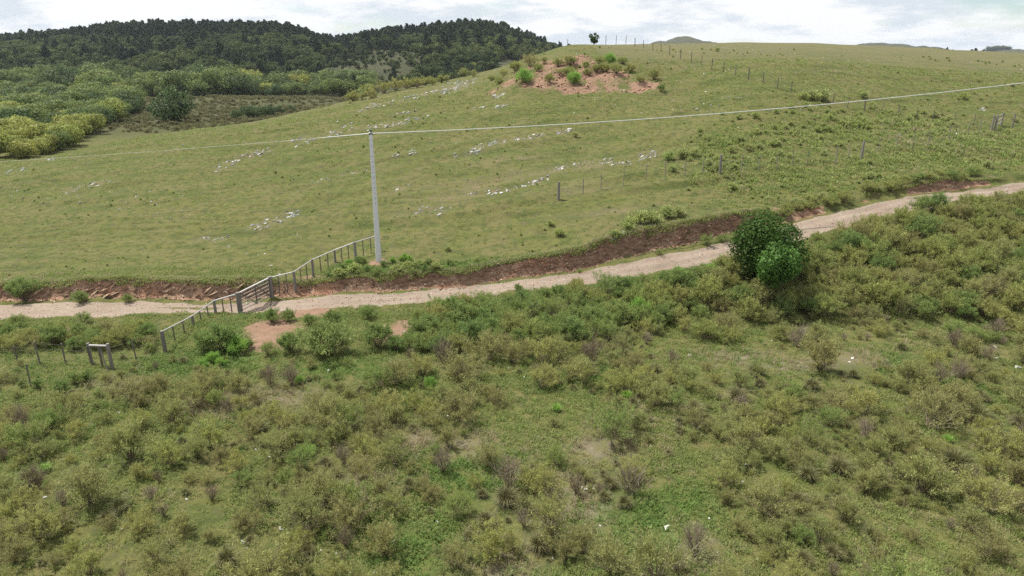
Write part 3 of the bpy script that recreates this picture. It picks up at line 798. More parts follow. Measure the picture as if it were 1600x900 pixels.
# ------------------------------------------------------------------ where shrubs stand
def inpoly(u, v, poly):
    n = len(poly); c = False; j = n - 1
    for i in range(n):
        (xi, yi), (xj, yj) = poly[i], poly[j]
        if (yi > v) != (yj > v) and u < (xj - xi) * (v - yi) / (yj - yi) + xi: c = not c
        j = i
    return c
Z_RIGHT = [(1130,425),(1250,402),(1262,388),(1330,368),(1420,346),(1480,335),(1700,300),(1700,505),(1450,500),(1330,478),(1240,500),(1150,500),(1090,480)]
Z_BELT = [(655,525),(665,500),(720,484),(900,462),(1050,443),(1140,425),(1160,495),(1000,520),(800,545),(640,560),(640,535)]
Z_LEFT = [(-120,524),(130,522),(250,516),(235,514),(245,545),(-120,552)]
Z_MEAD = [(-200,552),(250,548),(400,560),(560,566),(520,600),(330,590),(200,610),(0,655),(-200,655)]
Z_HILL = [(1100,200),(1200,165),(1330,170),(1450,150),(1620,120),(1700,270),(1500,268),(1360,298),(1235,325),(1150,315),(1110,280),(1060,240)]
Z_BRIM = [(1218,345),(1300,330),(1400,309),(1500,290),(1540,285),(1540,272),(1450,277),(1340,303),(1222,328)]
Z_POLE = [(500,428),(560,408),(640,405),(760,415),(720,430),(600,437),(510,442)]

# (u, v of the foot, width in px, family): the ones that stand out in the photograph
PROM = [
 (348,549,62,'dense'),(322,549,44,'dense'),(372,552,36,'bright'),(388,545,22,'dense'),(425,503,30,'dense'),(450,502,26,'dense'),(515,553,84,'dense'),(455,550,44,'dense'),(590,543,56,'dense'),(620,548,34,'dense'),
 (575,499,30,'dense'),(520,503,28,'dense'),(485,508,24,'dense'),(655,530,46,'dense'),(420,555,34,'green'),(332,568,26,'bright'),(318,577,20,'bright'),(345,572,18,'bright'),
 (97,615,34,'dense'),(118,600,26,'dense'),(136,594,24,'dense'),(35,605,16,'dense'),(60,606,20,'dense'),(210,628,62,'rusty'),(95,652,62,'olive'),(18,668,52,'rusty'),(60,685,42,'rusty'),(270,662,62,'olive'),(222,672,48,'yellow'),
 (285,692,26,'tussock'),(205,718,92,'olive'),(345,722,44,'rusty'),(70,737,28,'fresh_tussock'),(45,758,60,'tussock'),(190,797,52,'tussock'),(256,806,34,'dead'),(290,772,24,'tussock'),(375,817,38,'tussock'),(392,848,30,'tussock'),
 (332,782,34,'dead'),(60,845,84,'yellow'),(220,832,60,'yellow'),(100,792,40,'dead'),(480,712,38,'fresh_tussock'),(442,702,40,'rusty'),(598,692,42,'tussock'),(468,802,76,'olive'),(512,790,84,'olive'),(556,800,76,'green'),(490,826,84,'olive'),(540,828,80,'rusty'),(692,738,56,'dead'),(762,728,56,'rusty'),
 (602,868,84,'rusty'),(640,762,40,'tussock'),(765,868,84,'yellow'),(712,884,60,'rusty'),(1085,648,52,'tussock'),(1025,633,58,'olive'),(1152,628,58,'tussock'),(1180,588,50,'tussock'),(980,622,26,'fresh_tussock'),(925,570,54,'dead'),
 (820,557,40,'rusty'),(870,642,24,'fresh_tussock'),(955,683,76,'green'),(1135,518,46,'rusty'),(720,598,76,'rusty'),(456,602,46,'dead'),(424,602,44,'dead'),(646,673,30,'tussock'),(672,605,22,'bright'),(716,658,76,'rusty'),
 (1285,648,34,'tussock'),(1310,738,60,'tussock'),(1490,733,80,'tussock'),(1525,658,64,'tussock'),(1592,668,52,'tussock'),(1556,692,60,'tussock'),(1262,748,50,'tussock'),(985,772,66,'dead'),(1085,868,70,'dead'),(1060,890,50,'dead'),
 (1280,578,80,'rusty'),(1185,590,30,'olive'),(1215,650,60,'yellow'),(1160,700,70,'olive'),(1130,760,60,'yellow'),(1190,800,80,'olive'),(950,890,80,'olive'),(860,830,90,'olive'),(840,770,70,'yellow'),(1420,600,60,'olive'),(1350,650,70,'yellow'),
 (1220,530,40,'thick'),(1100,530,50,'thick'),(1170,500,60,'thick'),(1290,495,60,'thick'),(1000,497,40,'bright'),(660,640,18,'bright'),(470,598,16,'bright'),(1440,770,100,'olive'),(1540,800,90,'yellow'),(1480,690,24,'fresh_tussock'),
 (130,470,18,'dense'),(125,474,26,'dense'),(40,470,50,'dense'),(200,472,18,'dense'),(130,505,28,'green'),(30,512,34,'green'),(1275,402,34,'dense'),(1300,398,30,'dense'),(1460,330,38,'dense'),(1440,332,36,'dense'),
 (810,455,16,'dense'),(1060,440,30,'bright'),(1110,430,24,'bright'),(1105,383,26,'green'),(1130,378,20,'green'),(1030,398,14,'green'),
]
SHRUBS = []            # x, y, z, height, family, rank of the one who stands out
grid = {}
def too_near(x, y, r):
    for i in range(int((x - 3) // 2), int((x + 3) // 2) + 1):
        for j in range(int((y - 3) // 2), int((y + 3) // 2) + 1):
            for (a, b_, q) in grid.get((i, j), ()):
                if (a - x) ** 2 + (b_ - y) ** 2 < (.50 * (r + q)) ** 2: return True
    return False
def occupy(x, y, r): grid.setdefault((int(x // 2), int(y // 2)), []).append((x, y, r))
RAD = {'olive':.76,'yellow':.76,'rusty':.76,'green':.76,'dense':.72,'bright':.70,'thick':.85,'dead':.6,'hillshrub':.75,'tussock':.85,'fresh_tussock':.75}
for (u, v, w, fam) in PROM:
    x, y = hit(u, v)
    z = H1(x, y)
    dep = y * CP - (z - ZC) * SP
    hgt = (w / 2) * dep / F / RAD[fam]
    SHRUBS.append((x, y, z, hgt, fam, 1)); occupy(x, y, (w / 2) * dep / F)
# the two round trees keep their ground clear
RT = [at(1194, 442), at(1205, 450)]
occupy(RT[0].x, RT[0].y, 2.6); occupy(RT[0].x + 1.5, RT[0].y - .6, 2.0); occupy(RT[1].x, RT[1].y - .3, 1.7)
gr = random.Random(5)
cx_, cy_ = [], []
for k in range(26000):
    Y = 15 + 50 * gr.random(); X = (gr.random() * 2 - 1) * (.93 * Y + 6)
    cx_.append(X); cy_.append(Y)
cx_ = np.array(cx_); cy_ = np.array(cy_); cz_ = near_h(cx_, cy_)
cu_, cv_, _ = project(cx_, cy_, cz_)
dens_n = fbm(cx_ * .30, cy_ * .30, 91, 3); tone_n = fbm(cx_ * .12, cy_ * .12, 95, 2)
lush_c = blob_mask(LUSHB, cx_, cy_); dry_c = blob_mask(DRYB, cx_, cy_); soil_c = blob_mask(SOILB, cx_, cy_)
yt_c, yb_c = ev(RTOP, cx_), ev(RBOT, cx_)
def pick(pairs):
    a = gr.random() * sum(p for _, p in pairs)
    for k, p in pairs:
        a -= p
        if a <= 0: return k
    return pairs[-1][0]
for i in range(len(cx_)):
    X, Y, Z, u, v = cx_[i], cy_[i], cz_[i], cu_[i], cv_[i]
    if yb_c[i] - .1 < Y < yt_c[i] + .9 or u < -160 or u > 1760 or v > 1010: continue
    p = 0; fam = None
    tn = tone_n[i] + gr.gauss(0, .25)
    if inpoly(u, v, Z_RIGHT):
        p = 1.0; fam = pick((('thick', 6), ('dense', 1), ('olive', 1.5), ('rusty', 1.0 if tn > 0 else .3))); hg = gr.uniform(.9, 1.75)
    elif inpoly(u, v, Z_BELT):
        p = .9; fam = pick((('dense', 6), ('thick', 2), ('green', 2))); hg = gr.uniform(.8, 1.45)
    elif inpoly(u, v, Z_LEFT):
        p = .8; fam = pick((('dense', 2.5), ('thick', 3), ('rusty', 2), ('yellow', 1.2))); hg = gr.uniform(.6, 1.2)
    elif inpoly(u, v, Z_MEAD):
        p = .05 + .10 * (dens_n[i] > .1); fam = pick((('green', 3), ('olive', 3), ('dead', 1), ('tussock', 1.5))); hg = gr.uniform(.3, .6)
    elif Y > yt_c[i]:
        if inpoly(u, v, Z_BRIM): p = .9; fam = pick((('thick', 3), ('dense', 1))); hg = gr.uniform(.5, .9)
        elif inpoly(u, v, Z_POLE): p = .35; fam = pick((('dense', 3), ('bright', 1), ('green', 1))); hg = gr.uniform(.25, .5)
        else: continue
    elif v > 470 and Y < yb_c[i] - 1.0 and not (u < 640 and v < 562):
        p = .07 + .62 * sstep(-.25, .40, dens_n[i]) - .45 * lush_c[i] - .4 * dry_c[i]
        if v > 640: p *= .95
        w = (('olive', 4), ('yellow', 2.6 if tn > -.1 else 1.0), ('rusty', 2.8 if tn < .1 else 1.3), ('green', .9), ('dead', 1.2), ('tussock', 1.6 + .9 * (u > 900)), ('bright', .02))
        fam = pick(w); hg = gr.choice((.3, .4, .5, .6, .7, .85, .95, 1.1, 1.45)) * (.75 + .4 * gr.random())
        if fam == 'tussock': hg *= .65
    else: continue
    if fam is None or gr.random() > p: continue
    if soil_c[i] > .35 and gr.random() < .93: continue
    r = hg * RAD[fam]
    if too_near(X, Y, r): continue
    occupy(X, Y, r)
    SHRUBS.append((X, Y, Z, hg, fam, 0))
print('shrubs', len(SHRUBS))

# ------------------------------------------------------------------ labels that single out each plant
LANDMARK = [('the timber gate', 400, 470), ('the concrete pole', 592, 405), ('the H-shaped timber frame', 160, 570), ('the lone fence end post', 258, 548), ('the big round tree', 1190, 400),
            ('the smaller round tree', 1207, 455), ('the bright clover patch', 1005, 822), ('the white boulder', 1042, 826), ('the tall pale dead bush', 985, 765), ('the widest sprawling bush', 510, 805),
            ('the lower left corner', 20, 890), ('the lower right corner', 1580, 890), ('the bottom centre edge', 800, 895), ('the left edge', 5, 700), ('the right edge', 1595, 600), ('the dark fountain tussock', 1085, 640),
            ('the bare soil patch', 610, 515), ('the right end of the track', 1590, 300), ('the left end of the track', 10, 490), ('the bare red slope', 420, 520), ('the green grass strip', 930, 590)]
NTH = ['nearest', 'second', 'third', 'fourth', 'fifth', 'sixth', 'seventh', 'eighth', 'ninth', 'tenth', 'eleventh', 'twelfth'] + ['%dth' % k for k in range(13, 90)]
used_labels = set()
def label_all(items):
    """items: list of dicts with u, v, desc -> unique labels by place next to a landmark"""
    buckets = {}
    for it in items:
        d, nm, lu, lv = min(((it['u'] - a) ** 2 + (1.6 * (it['v'] - b_)) ** 2, n, a, b_) for n, a, b_ in LANDMARK)
        du, dv = it['u'] - lu, 1.3 * (it['v'] - lv)
        way = ('right of' if du > 0 else 'left of') if abs(du) > abs(dv) else ('in front of' if dv > 0 else 'behind')
        buckets.setdefault((it['desc'], way, nm), []).append((d, it))
    for (desc, way, nm), L in buckets.items():
        L.sort(key=lambda q: q[0])
        for k, (d, it) in enumerate(L):
            it['label'] = '%s, %s %s %s' % (desc, NTH[k] if k else 'nearest', way, nm)
DESC = {'olive': 'wispy olive shrub', 'yellow': 'wispy yellow-green shrub', 'rusty': 'brownish twiggy shrub', 'green': 'soft green shrub', 'dense': 'dense dark green shrub',
        'bright': 'bright green leafy shrub', 'thick': 'rounded thick olive shrub', 'dead': 'grey leafless shrub', 'tussock': 'tussock of brown-green grass', 'fresh_tussock': 'bright green grass tussock', 'hillshrub': 'low dark shrub'}
GROUP = {'olive': 'wispy shrubs of the foreground scrub', 'yellow': 'wispy shrubs of the foreground scrub', 'rusty': 'wispy shrubs of the foreground scrub', 'green': 'wispy shrubs of the foreground scrub', 'dense': 'dense shrubs beside the track',
         'bright': 'dense shrubs beside the track', 'thick': 'rounded shrubs below the track', 'dead': 'leafless shrubs in the scrub', 'tussock': 'grass tussocks in the scrub', 'fresh_tussock': 'grass tussocks in the scrub', 'hillshrub': 'low shrubs on the hillside'}
NAME = {'olive': 'wispy_shrub', 'yellow': 'wispy_shrub', 'rusty': 'wispy_shrub', 'green': 'wispy_shrub', 'dense': 'dense_shrub', 'bright': 'dense_shrub', 'thick': 'rounded_shrub', 'dead': 'leafless_shrub', 'tussock': 'grass_tussock', 'fresh_tussock': 'grass_tussock'}
CAP = {'wispy shrubs of the foreground scrub': 300, 'dense shrubs beside the track': 150, 'rounded shrubs below the track': 150}

def plant(it):
    fam = it['fam']; var = it['var']
    a, b_ = PLANT[fam][var]
    e = empty(NAME.get(fam, 'shrub'), (it['x'], it['y'], it['z'] - .03), it['rz'], it['label'], 'grass' if 'tussock' in fam else 'shrub', GROUP[fam])
    e.scale = (it['h'] * it['wd'], it['h'] * it['wd'], it['h'])
    if fam != 'dead': link('blades' if 'tussock' in fam else 'foliage', a, e)
    link('dead_base' if 'tussock' in fam else ('twigs' if fam == 'dead' else 'stems'), b_, e)
    return e
items = []
for (x, y, z, h, fam, pr) in SHRUBS:
    u, v, dep = project(np.array(x), np.array(y), np.array(z))
    items.append(dict(x=float(x), y=float(y), z=float(z), h=float(h) if not pr or fam in ('tussock','fresh_tussock') else float(min(h, 1.75)), wd=1.0 if not pr else float(h / min(h, 1.75)),
                      fam=fam, pr=pr, u=float(u), v=float(v), px=h * F / float(dep), var=gr.randrange(NV), rz=gr.uniform(0, 6.28)))
keep, rest, cnt = [], [], {}
for it in sorted(items, key=lambda q: -(q['px'] + 1000 * q['pr'])):
    inview = -30 < it['u'] < 1630 and it['v'] < 930
    g_ = GROUP[it['fam']]
    if inview and cnt.get(g_, 0) < CAP.get(g_, 120):
        cnt[g_] = cnt.get(g_, 0) + 1; keep.append(it)
    else: rest.append(it)
for it in keep:
    size = 'large' if it['px'] > 48 else ('small' if it['px'] < 24 else '')
    it['desc'] = (size + ' ' + DESC[it['fam']]).strip()
label_all(keep)
for it in keep: plant(it)
print('kept', len(keep), 'rest', len(rest), cnt)
if rest:
    src, key = [], {}
    for it in rest:
        k = (it['fam'], it['var'])
        if k not in key:
            key[k] = len(src); src.append(merge_meshes('scrub_%s_%d' % k, *PLANT[it['fam']][it['var']]))
    instancer('scrub', [(i['x'], i['y'], i['z'] - .03) for i in rest], [i['rz'] for i in rest], [i['h'] for i in rest], [key[(i['fam'], i['var'])] for i in rest], src,
              'remaining low olive scrub filling gaps between the larger shrubs', 'scrub')

# ------------------------------------------------------------------ grass: tufts over the open ground (nobody could count them)
def tuft(seed, n, h0, h1, w, mat, base):
    return blades_mesh('grass_tuft', seed, n, h0, h1, .95, w, mat, base, .5)
def scatter_grass():
    src = [tuft(500 + i, 28, .07, .20, .010, M['grass'], .26) for i in range(3)] + [tuft(510 + i, 24, .08, .24, .011, M['lushgrass'], .22) for i in range(2)] + [tuft(520 + i, 24, .10, .30, .007, M['drygrass'], .2) for i in range(2)]
    src += [tuft(530 + i, 16, .05, .14, .016, M['grass'], .26) for i in range(2)] + [tuft(540, 16, .05, .15, .014, M['lushgrass'], .26)] + [tuft(550, 14, .06, .16, .012, M['drygrass'], .24)]
    def field(name, n, y0, y1, near, label):
        g = np.random.default_rng(700 + int(near))
        y = np.sqrt(g.random(n) * (y1 ** 2 - y0 ** 2) + y0 ** 2); x = (g.random(n) * 2 - 1) * (.86 * y + 3)
        z = near_h(x, y)
        yt, ybt = ev(RTOP, x), ev(RBOT, x)
        yb, bh = masks_xy(x, y)
        q = (y - ybt) / np.maximum(yt - ybt, .5)
        soil = blob_mask(SOILB, x, y); lush = blob_mask(LUSHB, x, y); dry = blob_mask(DRYB, x, y)
        cover = fbm(x * .5, y * .5, 111, 3)
        ok = ~((q > -.06) & (q < 1.06)) & ~((y > yb - .7) & (y < yb + .75)) & (soil < .4) & (mound_mask(x, y) < .3)
        ok &= (y > yt) | (y < ybt)
        hs_ = poly_soft(x, y, z); lush = np.maximum(lush, .07 * hs_)
        ok &= g.random(n) < np.clip(.55 + .9 * cover + .5 * lush + .6 * hs_, .1, 1)
        d = np.sqrt(x * x + y * y)
        tone = g.random(n) + .5 * fbm(x * .15, y * .15, 115, 2)
        L = (g.random(n) < np.clip(lush * 1.2, 0, .95)) | ((tone < .05) & (y < ybt))
        D = (~L) & ((g.random(n) < np.clip(dry * 1.1, 0, .9)) | (tone > 1.05))
        if near: idx = np.where(L, 3 + g.integers(0, 2, n), np.where(D, 5 + g.integers(0, 2, n), g.integers(0, 3, n)))
        else: idx = np.where(L, 9, np.where(D, 10, 7 + g.integers(0, 2, n)))
        s_ = (.65 + .7 * g.random(n)) * (1 if near else np.clip(y / 60, .9, 1.8) * (1 + 1.5 * poly_soft(x, y, z)))
        return x[ok], y[ok], z[ok], (g.random(n) * 6.28)[ok], s_[ok], idx[ok]
    a = field('a', 48000, 15, 48, True, '')
    b_ = field('b', 42000, 42, 112, False, '')
    gl_ = np.random.default_rng(733); m_ = 5200
    x = -44 + 98 * gl_.random(m_); yb, bh = masks_xy(x, ev(FOOT, x)); y = yb + .52 + .5 * gl_.random(m_) ** 1.5; yb, bh = masks_xy(x, y); k_ = bh > .3
    lip = [q[k_] for q in (x, y, near_h(x, y) - .02, gl_.random(m_) * 6.28, .7 + .7 * gl_.random(m_), np.where(gl_.random(m_) < .25, 5 + gl_.integers(0, 2, m_), gl_.integers(0, 3, m_)))]
    cc = [np.concatenate(q) for q in zip(a, b_, lip)]
    instancer('grass', np.stack(cc[:3], 1), cc[3], cc[4], cc[5], src, 'short green and straw-coloured grass covering the slopes', 'grass')
scatter_grass()

# ------------------------------------------------------------------ the two round trees below the track
def grow(name, parts, loc, rz, scl, label, cat, group=None, pn=('crown', 'trunk')):
    e = empty(name, loc, rz, label, cat, group)
    e.scale = scl if hasattr(scl, '__len__') else (scl,) * 3
    for p, nm in zip(parts, pn): link(nm, p, e)
    return e
tp = tree_parts(41, 5.0, 2.45, .35, 56, 19000, .15, M['roundtree'], M['bark'], .9, .42, 'round_tree', .22)
grow('round_tree', tp, RT[0], .4, (.92, .92, .89), 'large dense dark green round tree beside the track', 'tree')
tp = tree_parts(43, 2.9, 1.45, .12, 34, 10000, .13, M['roundtree2'], M['bark'], .95, .42, 'young_round_tree', .22)
grow('round_tree', tp, RT[1] + Vector((-.75, -1.9, .55)), 1.1, 1.0, 'small ball-shaped green tree in front of the large dark tree', 'tree')
p_ = at(928, 68)
tp = tree_parts(45, 2.6, 1.0, .4, 14, 1600, .17, M['roundtree'], M['bark'], .9, .45, 'crest_tree')
grow('crest_tree', tp, p_, .3, (1, 1, 1), 'lone little dark tree on the crest of the hill', 'tree')

# ------------------------------------------------------------------ trees of the valley
VT = {'willow_y': [tree_parts(600 + i, 6.0, 3.5, .05, 26, 3400, .34, M['willow_y'], M['bark'], .85, .40, 'willow') for i in range(3)],
      'willow_g': [tree_parts(610 + i, 6.0, 3.6, .1, 26, 3400, .34, M['willow_g'], M['bark'], .85, .40, 'willow') for i in range(3)],
      'broad_d': [tree_parts(620 + i, 6.0, 3.6, .1, 26, 3400, .34, M['broad_d'], M['bark'], .85, .40, 'broadleaf') for i in range(3)]}
VTD = {'willow_y': 'yellow-green bushy willow', 'willow_g': 'mid green bushy willow', 'broad_d': 'dark green broadleaf tree'}
vt = []
g = random.Random(21)
def add_vt(x, y, h, fam, z=None):
    z = H1(x, y)
    u, v, dep = project(np.array(float(x)), np.array(float(y)), np.array(z))
    vt.append(dict(x=x, y=y, z=z, h=h, fam=fam, u=float(u), v=float(v)))
pts = []
def try_vt(x, y, r):
    for a, b_, q in pts:
        if (a - x) ** 2 + (b_ - y) ** 2 < (.84 * (r + q)) ** 2: return False
    pts.append((x, y, r)); return True
# the mass on the left, its sunlight painted as yellow leaves, thinning to the right
for k in range(2600):
    y = g.uniform(112, 262); tmax = np.interp(y, [112, 130, 160, 200, 235, 262], [-.67, -.615, -.565, -.535, -.53, -.58])
    t = g.uniform(-.90, tmax)
    f = (y - 112) / 150
    h = g.uniform(2.8, 5.0) * (1 + .5 * f)
    if not try_vt(t * y, y, h * .55): continue
    yel = .85 - 1.7 * f + .3 * g.random()  # nearer trees are yellow more often, as the painted sun patch lies there
    fam = 'willow_y' if g.random() < yel else ('willow_g' if g.random() < .7 else 'broad_d')
    add_vt(t * y, y, h, fam)
# the belt along the stream, at the foot of the wooded hill
for k in range(1500):
    t = g.uniform(-.86, -.20); y = g.uniform(292, 346) + 10 * math.sin(t * 17)
    h = g.choice((4.5, 5.5, 6.5, 7.5, 8.5, 10.5)) * g.uniform(.9, 1.1) * (1 if t < -.36 else .85)
    if not try_vt(t * y, y, h * .5): continue
    fam = 'willow_g' if g.random() < .62 else ('broad_d' if g.random() < .75 else 'willow_y')
    add_vt(t * y, y, h, fam)
x, y = hit(270, 191); add_vt(x, y, 8.0, 'broad_d')
for (u, v, h) in ((372, 187, 2.6), (388, 183, 3.2), (404, 184, 3.0), (420, 181, 3.0), (438, 179, 2.6), (455, 176, 2.2), (240, 178, 2.5)):
    x, y = hit(u, v); add_vt(x, y, h, 'broad_d')
LM_SAVE = LANDMARK
LANDMARK = [('the left edge', 0, 215), ('the lone round valley tree', 270, 175), ('the far end of the tree belt', 520, 150), ('the valley meadow', 380, 175), ('the foot of the pine hill', 200, 140), ('the edge of the grassy hill', 150, 235), ('the left end of the tree belt', 30, 150)]
vis = []
for q in vt:
    q['desc'] = VTD[q['fam']] if q['h'] > 4 else 'low dark green bush'
    if q['u'] > -25: vis.append(q)
label_all(vis)
for q in vis:
    s_ = q['h'] / 6.0
    grow('broadleaf_tree' if q['h'] > 4 else 'valley_bush', VT[q['fam']][g.randrange(3)], (q['x'], q['y'], q['z'] - .2), g.uniform(0, 6.28), (s_ * g.uniform(.95, 1.25), s_ * g.uniform(.95, 1.25), s_),
         q['label'], 'tree' if q['h'] > 4 else 'bush', 'broadleaf trees in the valley')
LANDMARK = LM_SAVE
print('valley trees', len(vis))

# ------------------------------------------------------------------ the wooded hill: pines and broadleaves
PINE = [pine_parts(700 + i, 9.0, 2.7 + .3 * i, M['pine'], M['bark'], 9, 7, .16 + .05 * i) for i in range(4)]
FB = [tree_parts(720 + i, 6.5, 3.2, .6, 16, 900, .62, M['forest_b'], M['bark'], .8, .42, 'forest_tree') for i in range(3)]
def forest():
    g = np.random.default_rng(31)
    n = 13500
    y = 335 + 400 * np.sqrt(g.random(n)); t = -.92 + 1.05 * g.random(n)
    x = t * y; z = near_h(x, y)
    dn = fbm(x * .014, y * .014, 131, 3); kind = fbm(x * .011 + 5, y * .011, 137, 2)
    u, v, dep = project(x, y, z)
    # thin, bushy slope facing the camera in the middle
    bare = np.exp(-(((u - 585) / 75) ** 2 + ((v - 108) / 28) ** 2)) + .7 * np.exp(-(((u - 520) / 40) ** 2 + ((v - 140) / 18) ** 2))
    keep = g.random(n) < np.clip(1.0 + .5 * dn - .55 * bare, .30, 1)
    keep &= ~((t > -.02) & (y < 500))
    low = sstep(470, 360, y)
    pine = g.random(n) < np.clip(.40 - .6 * bare + .9 * kind - .5 * low - .45 * sstep(560, 760, u) + .45 * (v < 70) - .9 * sstep(.55, .65, -t) * (v > 85), .04, .97)
    idx = np.where(pine, g.integers(0, 4, n), 4 + g.integers(0, 3, n))
    s_ = np.where(pine, .55 + .95 * g.random(n) ** 1.5, .5 + .9 * g.random(n)) * np.where(bare > .3, .28 + .3 * g.random(n), 1)
    instancer('pine_forest', np.stack([x, y, z - .3], 1)[keep], (g.random(n) * 6.28)[keep], s_[keep], idx[keep], [merge_meshes('forest_tree', *q) for q in PINE + FB], 'dark pine and broadleaf wood covering the far hill', 'forest')
    # the trees that stand out on the skyline and on the thin slope
    items = []
    for uu in np.concatenate([np.arange(8, 470, 17), np.arange(470, 880, 19)]):
        uu = uu + g.uniform(-6, 6); t = (uu - 800) / 1140
        ys = np.linspace(560, 760, 80); zs = near_h(t * ys, ys)
        _, vv, _ = project(t * ys, ys, zs); k = int(np.argmin(vv))
        items.append((t * ys[k], ys[k], zs[k], g.uniform(.8, 1.45) * (1.25 if uu < 60 and uu > 20 else 1), 0, uu, vv[k]))
    for (uu, vv) in ((616, 124), (555, 150), (660, 105), (690, 92), (500, 120), (540, 95), (640, 80), (700, 120), (585, 150), (475, 100)):
        t = (uu - 800) / (F * (CP + (450 - vv) / F * SP)); x, y = hit(uu, vv)
        if y > 300: items.append((x, y, H1(x, y), g.uniform(.7, 1.0), 1, uu, vv))
    lab = [dict(u=float(i[5]), v=float(i[6]), desc='tall skyline pine' if i[4] == 0 else 'single pine on the thin slope') for i in items]
    global LANDMARK
    sv = LANDMARK; LANDMARK = [('the left edge', 0, 50), ('the first wooded summit', 330, 40), ('the saddle of the wooded hill', 500, 55), ('the highest wooded summit', 750, 40), ('the end of the wood', 880, 70), ('the bare patch', 600, 100)]
    label_all(lab); LANDMARK = sv
    for it, l in zip(items, lab):
        grow('pine_tree', PINE[int(g.integers(0, 4))], (it[0], it[1], it[2] - .3), float(g.random() * 6.28), float(it[3]), l['label'], 'tree', 'single pines on the wooded hill')
forest()
# small far woods beyond the ridge on the right
for j, (u, v, y, hh) in enumerate(((1462, 84, 420, 5.2), (1469, 84, 425, 4.0), (1477, 84, 430, 3.4), (1486, 85, 420, 3.2), (1517, 84, 420, 4.6), (1523, 84, 425, 3.6), (1534, 85, 420, 2.6))):
    t = (u - 800) / 1140; x = t * y; z = H1(x, y)
    ztop = zv(y, v - 8 - (j % 3)); s_ = (ztop - z) / 10
    grow('pine_tree', PINE[j % 4], (x, y, z), j * 1.3, (max(.45, .55 * s_), max(.45, .55 * s_), s_),
         '%s dark tree of the row peeping over the right-hand ridge' % ('first', 'second', 'third', 'fourth', 'fifth', 'sixth', 'seventh')[j] + ' from the left', 'tree', 'trees beyond the right-hand ridge')
for j in range(8):
    u = 1541 + 4.6 * j; y = 2050; t = (u - 800) / 1140; x = t * y; z = H1(x, y)
    s_ = (zv(y, 71.5 - (1.0 if 2 < j < 6 else 0)) - z) / 6.5
    grow('broadleaf_tree', VT['broad_d'][j % 3], (x, y, z), j, (2.4, 2.4, max(1.5, s_)),
         '%s tree of the flat-topped grove on the far right hill' % ('first', 'second', 'third', 'fourth', 'fifth', 'sixth', 'seventh', 'eighth')[j], 'tree', 'grove on the far right hill')

# ------------------------------------------------------------------ hill shrubs, mound shrubs
HS = []
g = random.Random(77)
gg = np.random.default_rng(77)
n = 5200
y = 50 + 60 * gg.random(n) ** 1.3; x = (.02 + .86 * gg.random(n)) * y
z = near_h(x, y); u, v, _ = project(x, y, z); dn = fbm(x * .12, y * .12, 151, 3)
for i in range(n):
    if y[i] < ev(RTOP, x[i]) + 1.6: continue
    if inpoly(u[i], v[i], Z_HILL): p = .22 + .9 * max(0, dn[i] + .1)
    else: p = .012
    if v[i] < 165: p *= .35
    if g.random() > p: continue
    h = g.choice((.12, .16, .2, .25, .32, .45)) * g.uniform(.8, 1.3)
    HS.append((x[i], y[i], z[i], h))
for (uu, vv, w) in ((1270, 158, 22), (1285, 157, 22), (1255, 156, 16), (1345, 148, 12), (1348, 152, 12), (700, 392, 12), (745, 408, 10), (1505, 155, 14), (1000, 350, 30), (1020, 348, 26), (980, 358, 24), (1040, 340, 26), (1060, 338, 22), (960, 372, 18),
                    (1045, 252, 22), (1065, 248, 22), (1085, 246, 20), (1050, 268, 14), (1120, 80, 8), (905, 425, 8), (860, 352, 12), (640, 420, 20), (620, 425, 18), (680, 422, 18), (555, 428, 24), (530, 432, 22), (655, 415, 14)):
    xx, yy = hit(uu, vv); zz_ = H1(xx, yy); HS.append((xx, yy, zz_, w / 2 * yy / F / .75))
items = []
for (xx, yy, zz_, h) in HS:
    u, v, dep = project(np.array(xx), np.array(yy), np.array(zz_))
    items.append(dict(x=float(xx), y=float(yy), z=float(zz_), h=float(h), u=float(u), v=float(v), px=h * F / float(dep), desc='low dark shrub on the hillside'))
items = [i for i in items if i['u'] < 1640]
items.sort(key=lambda q: -q['px'])
LM_SAVE = LANDMARK
LANDMARK = [('the ridge fence', 1170, 120), ('the tall hill fence post', 1345, 240), ('the small far gate', 1560, 190), ('the fence strainer post', 1125, 260), ('the right end of the track', 1590, 285), ('the bank crest', 1020, 350), ('the concrete pole', 592, 405), ('the red earth mound', 900, 130),
            ('the sagging fence corner', 1270, 158), ('the right edge', 1600, 130)]
label_all(items[:220]); LANDMARK = LM_SAVE
HSM = [merge_meshes('hillside_shrub', *PLANT['hillshrub'][i]) for i in range(NV)]
for q in items[:220]:
    o = link('hillside_shrub', HSM[g.randrange(NV)], None, (q['x'], q['y'], q['z'] - .03), (0, 0, g.uniform(0, 6.28)), (q['h'] * 1.15, q['h'] * 1.15, q['h']))
    tag(o, q['label'], 'shrub', 'low shrubs on the hillside')
if len(items) > 220:
    r_ = items[220:]
    instancer('hillside_scrub', [(q['x'], q['y'], q['z'] - .03) for q in r_], [g.uniform(0, 6.28) for q in r_], [q['h'] for q in r_], [g.randrange(NV) for q in r_], HSM, 'smallest low shrubs dotted over the right-hand slope', 'scrub')
print('hill shrubs', len(items))
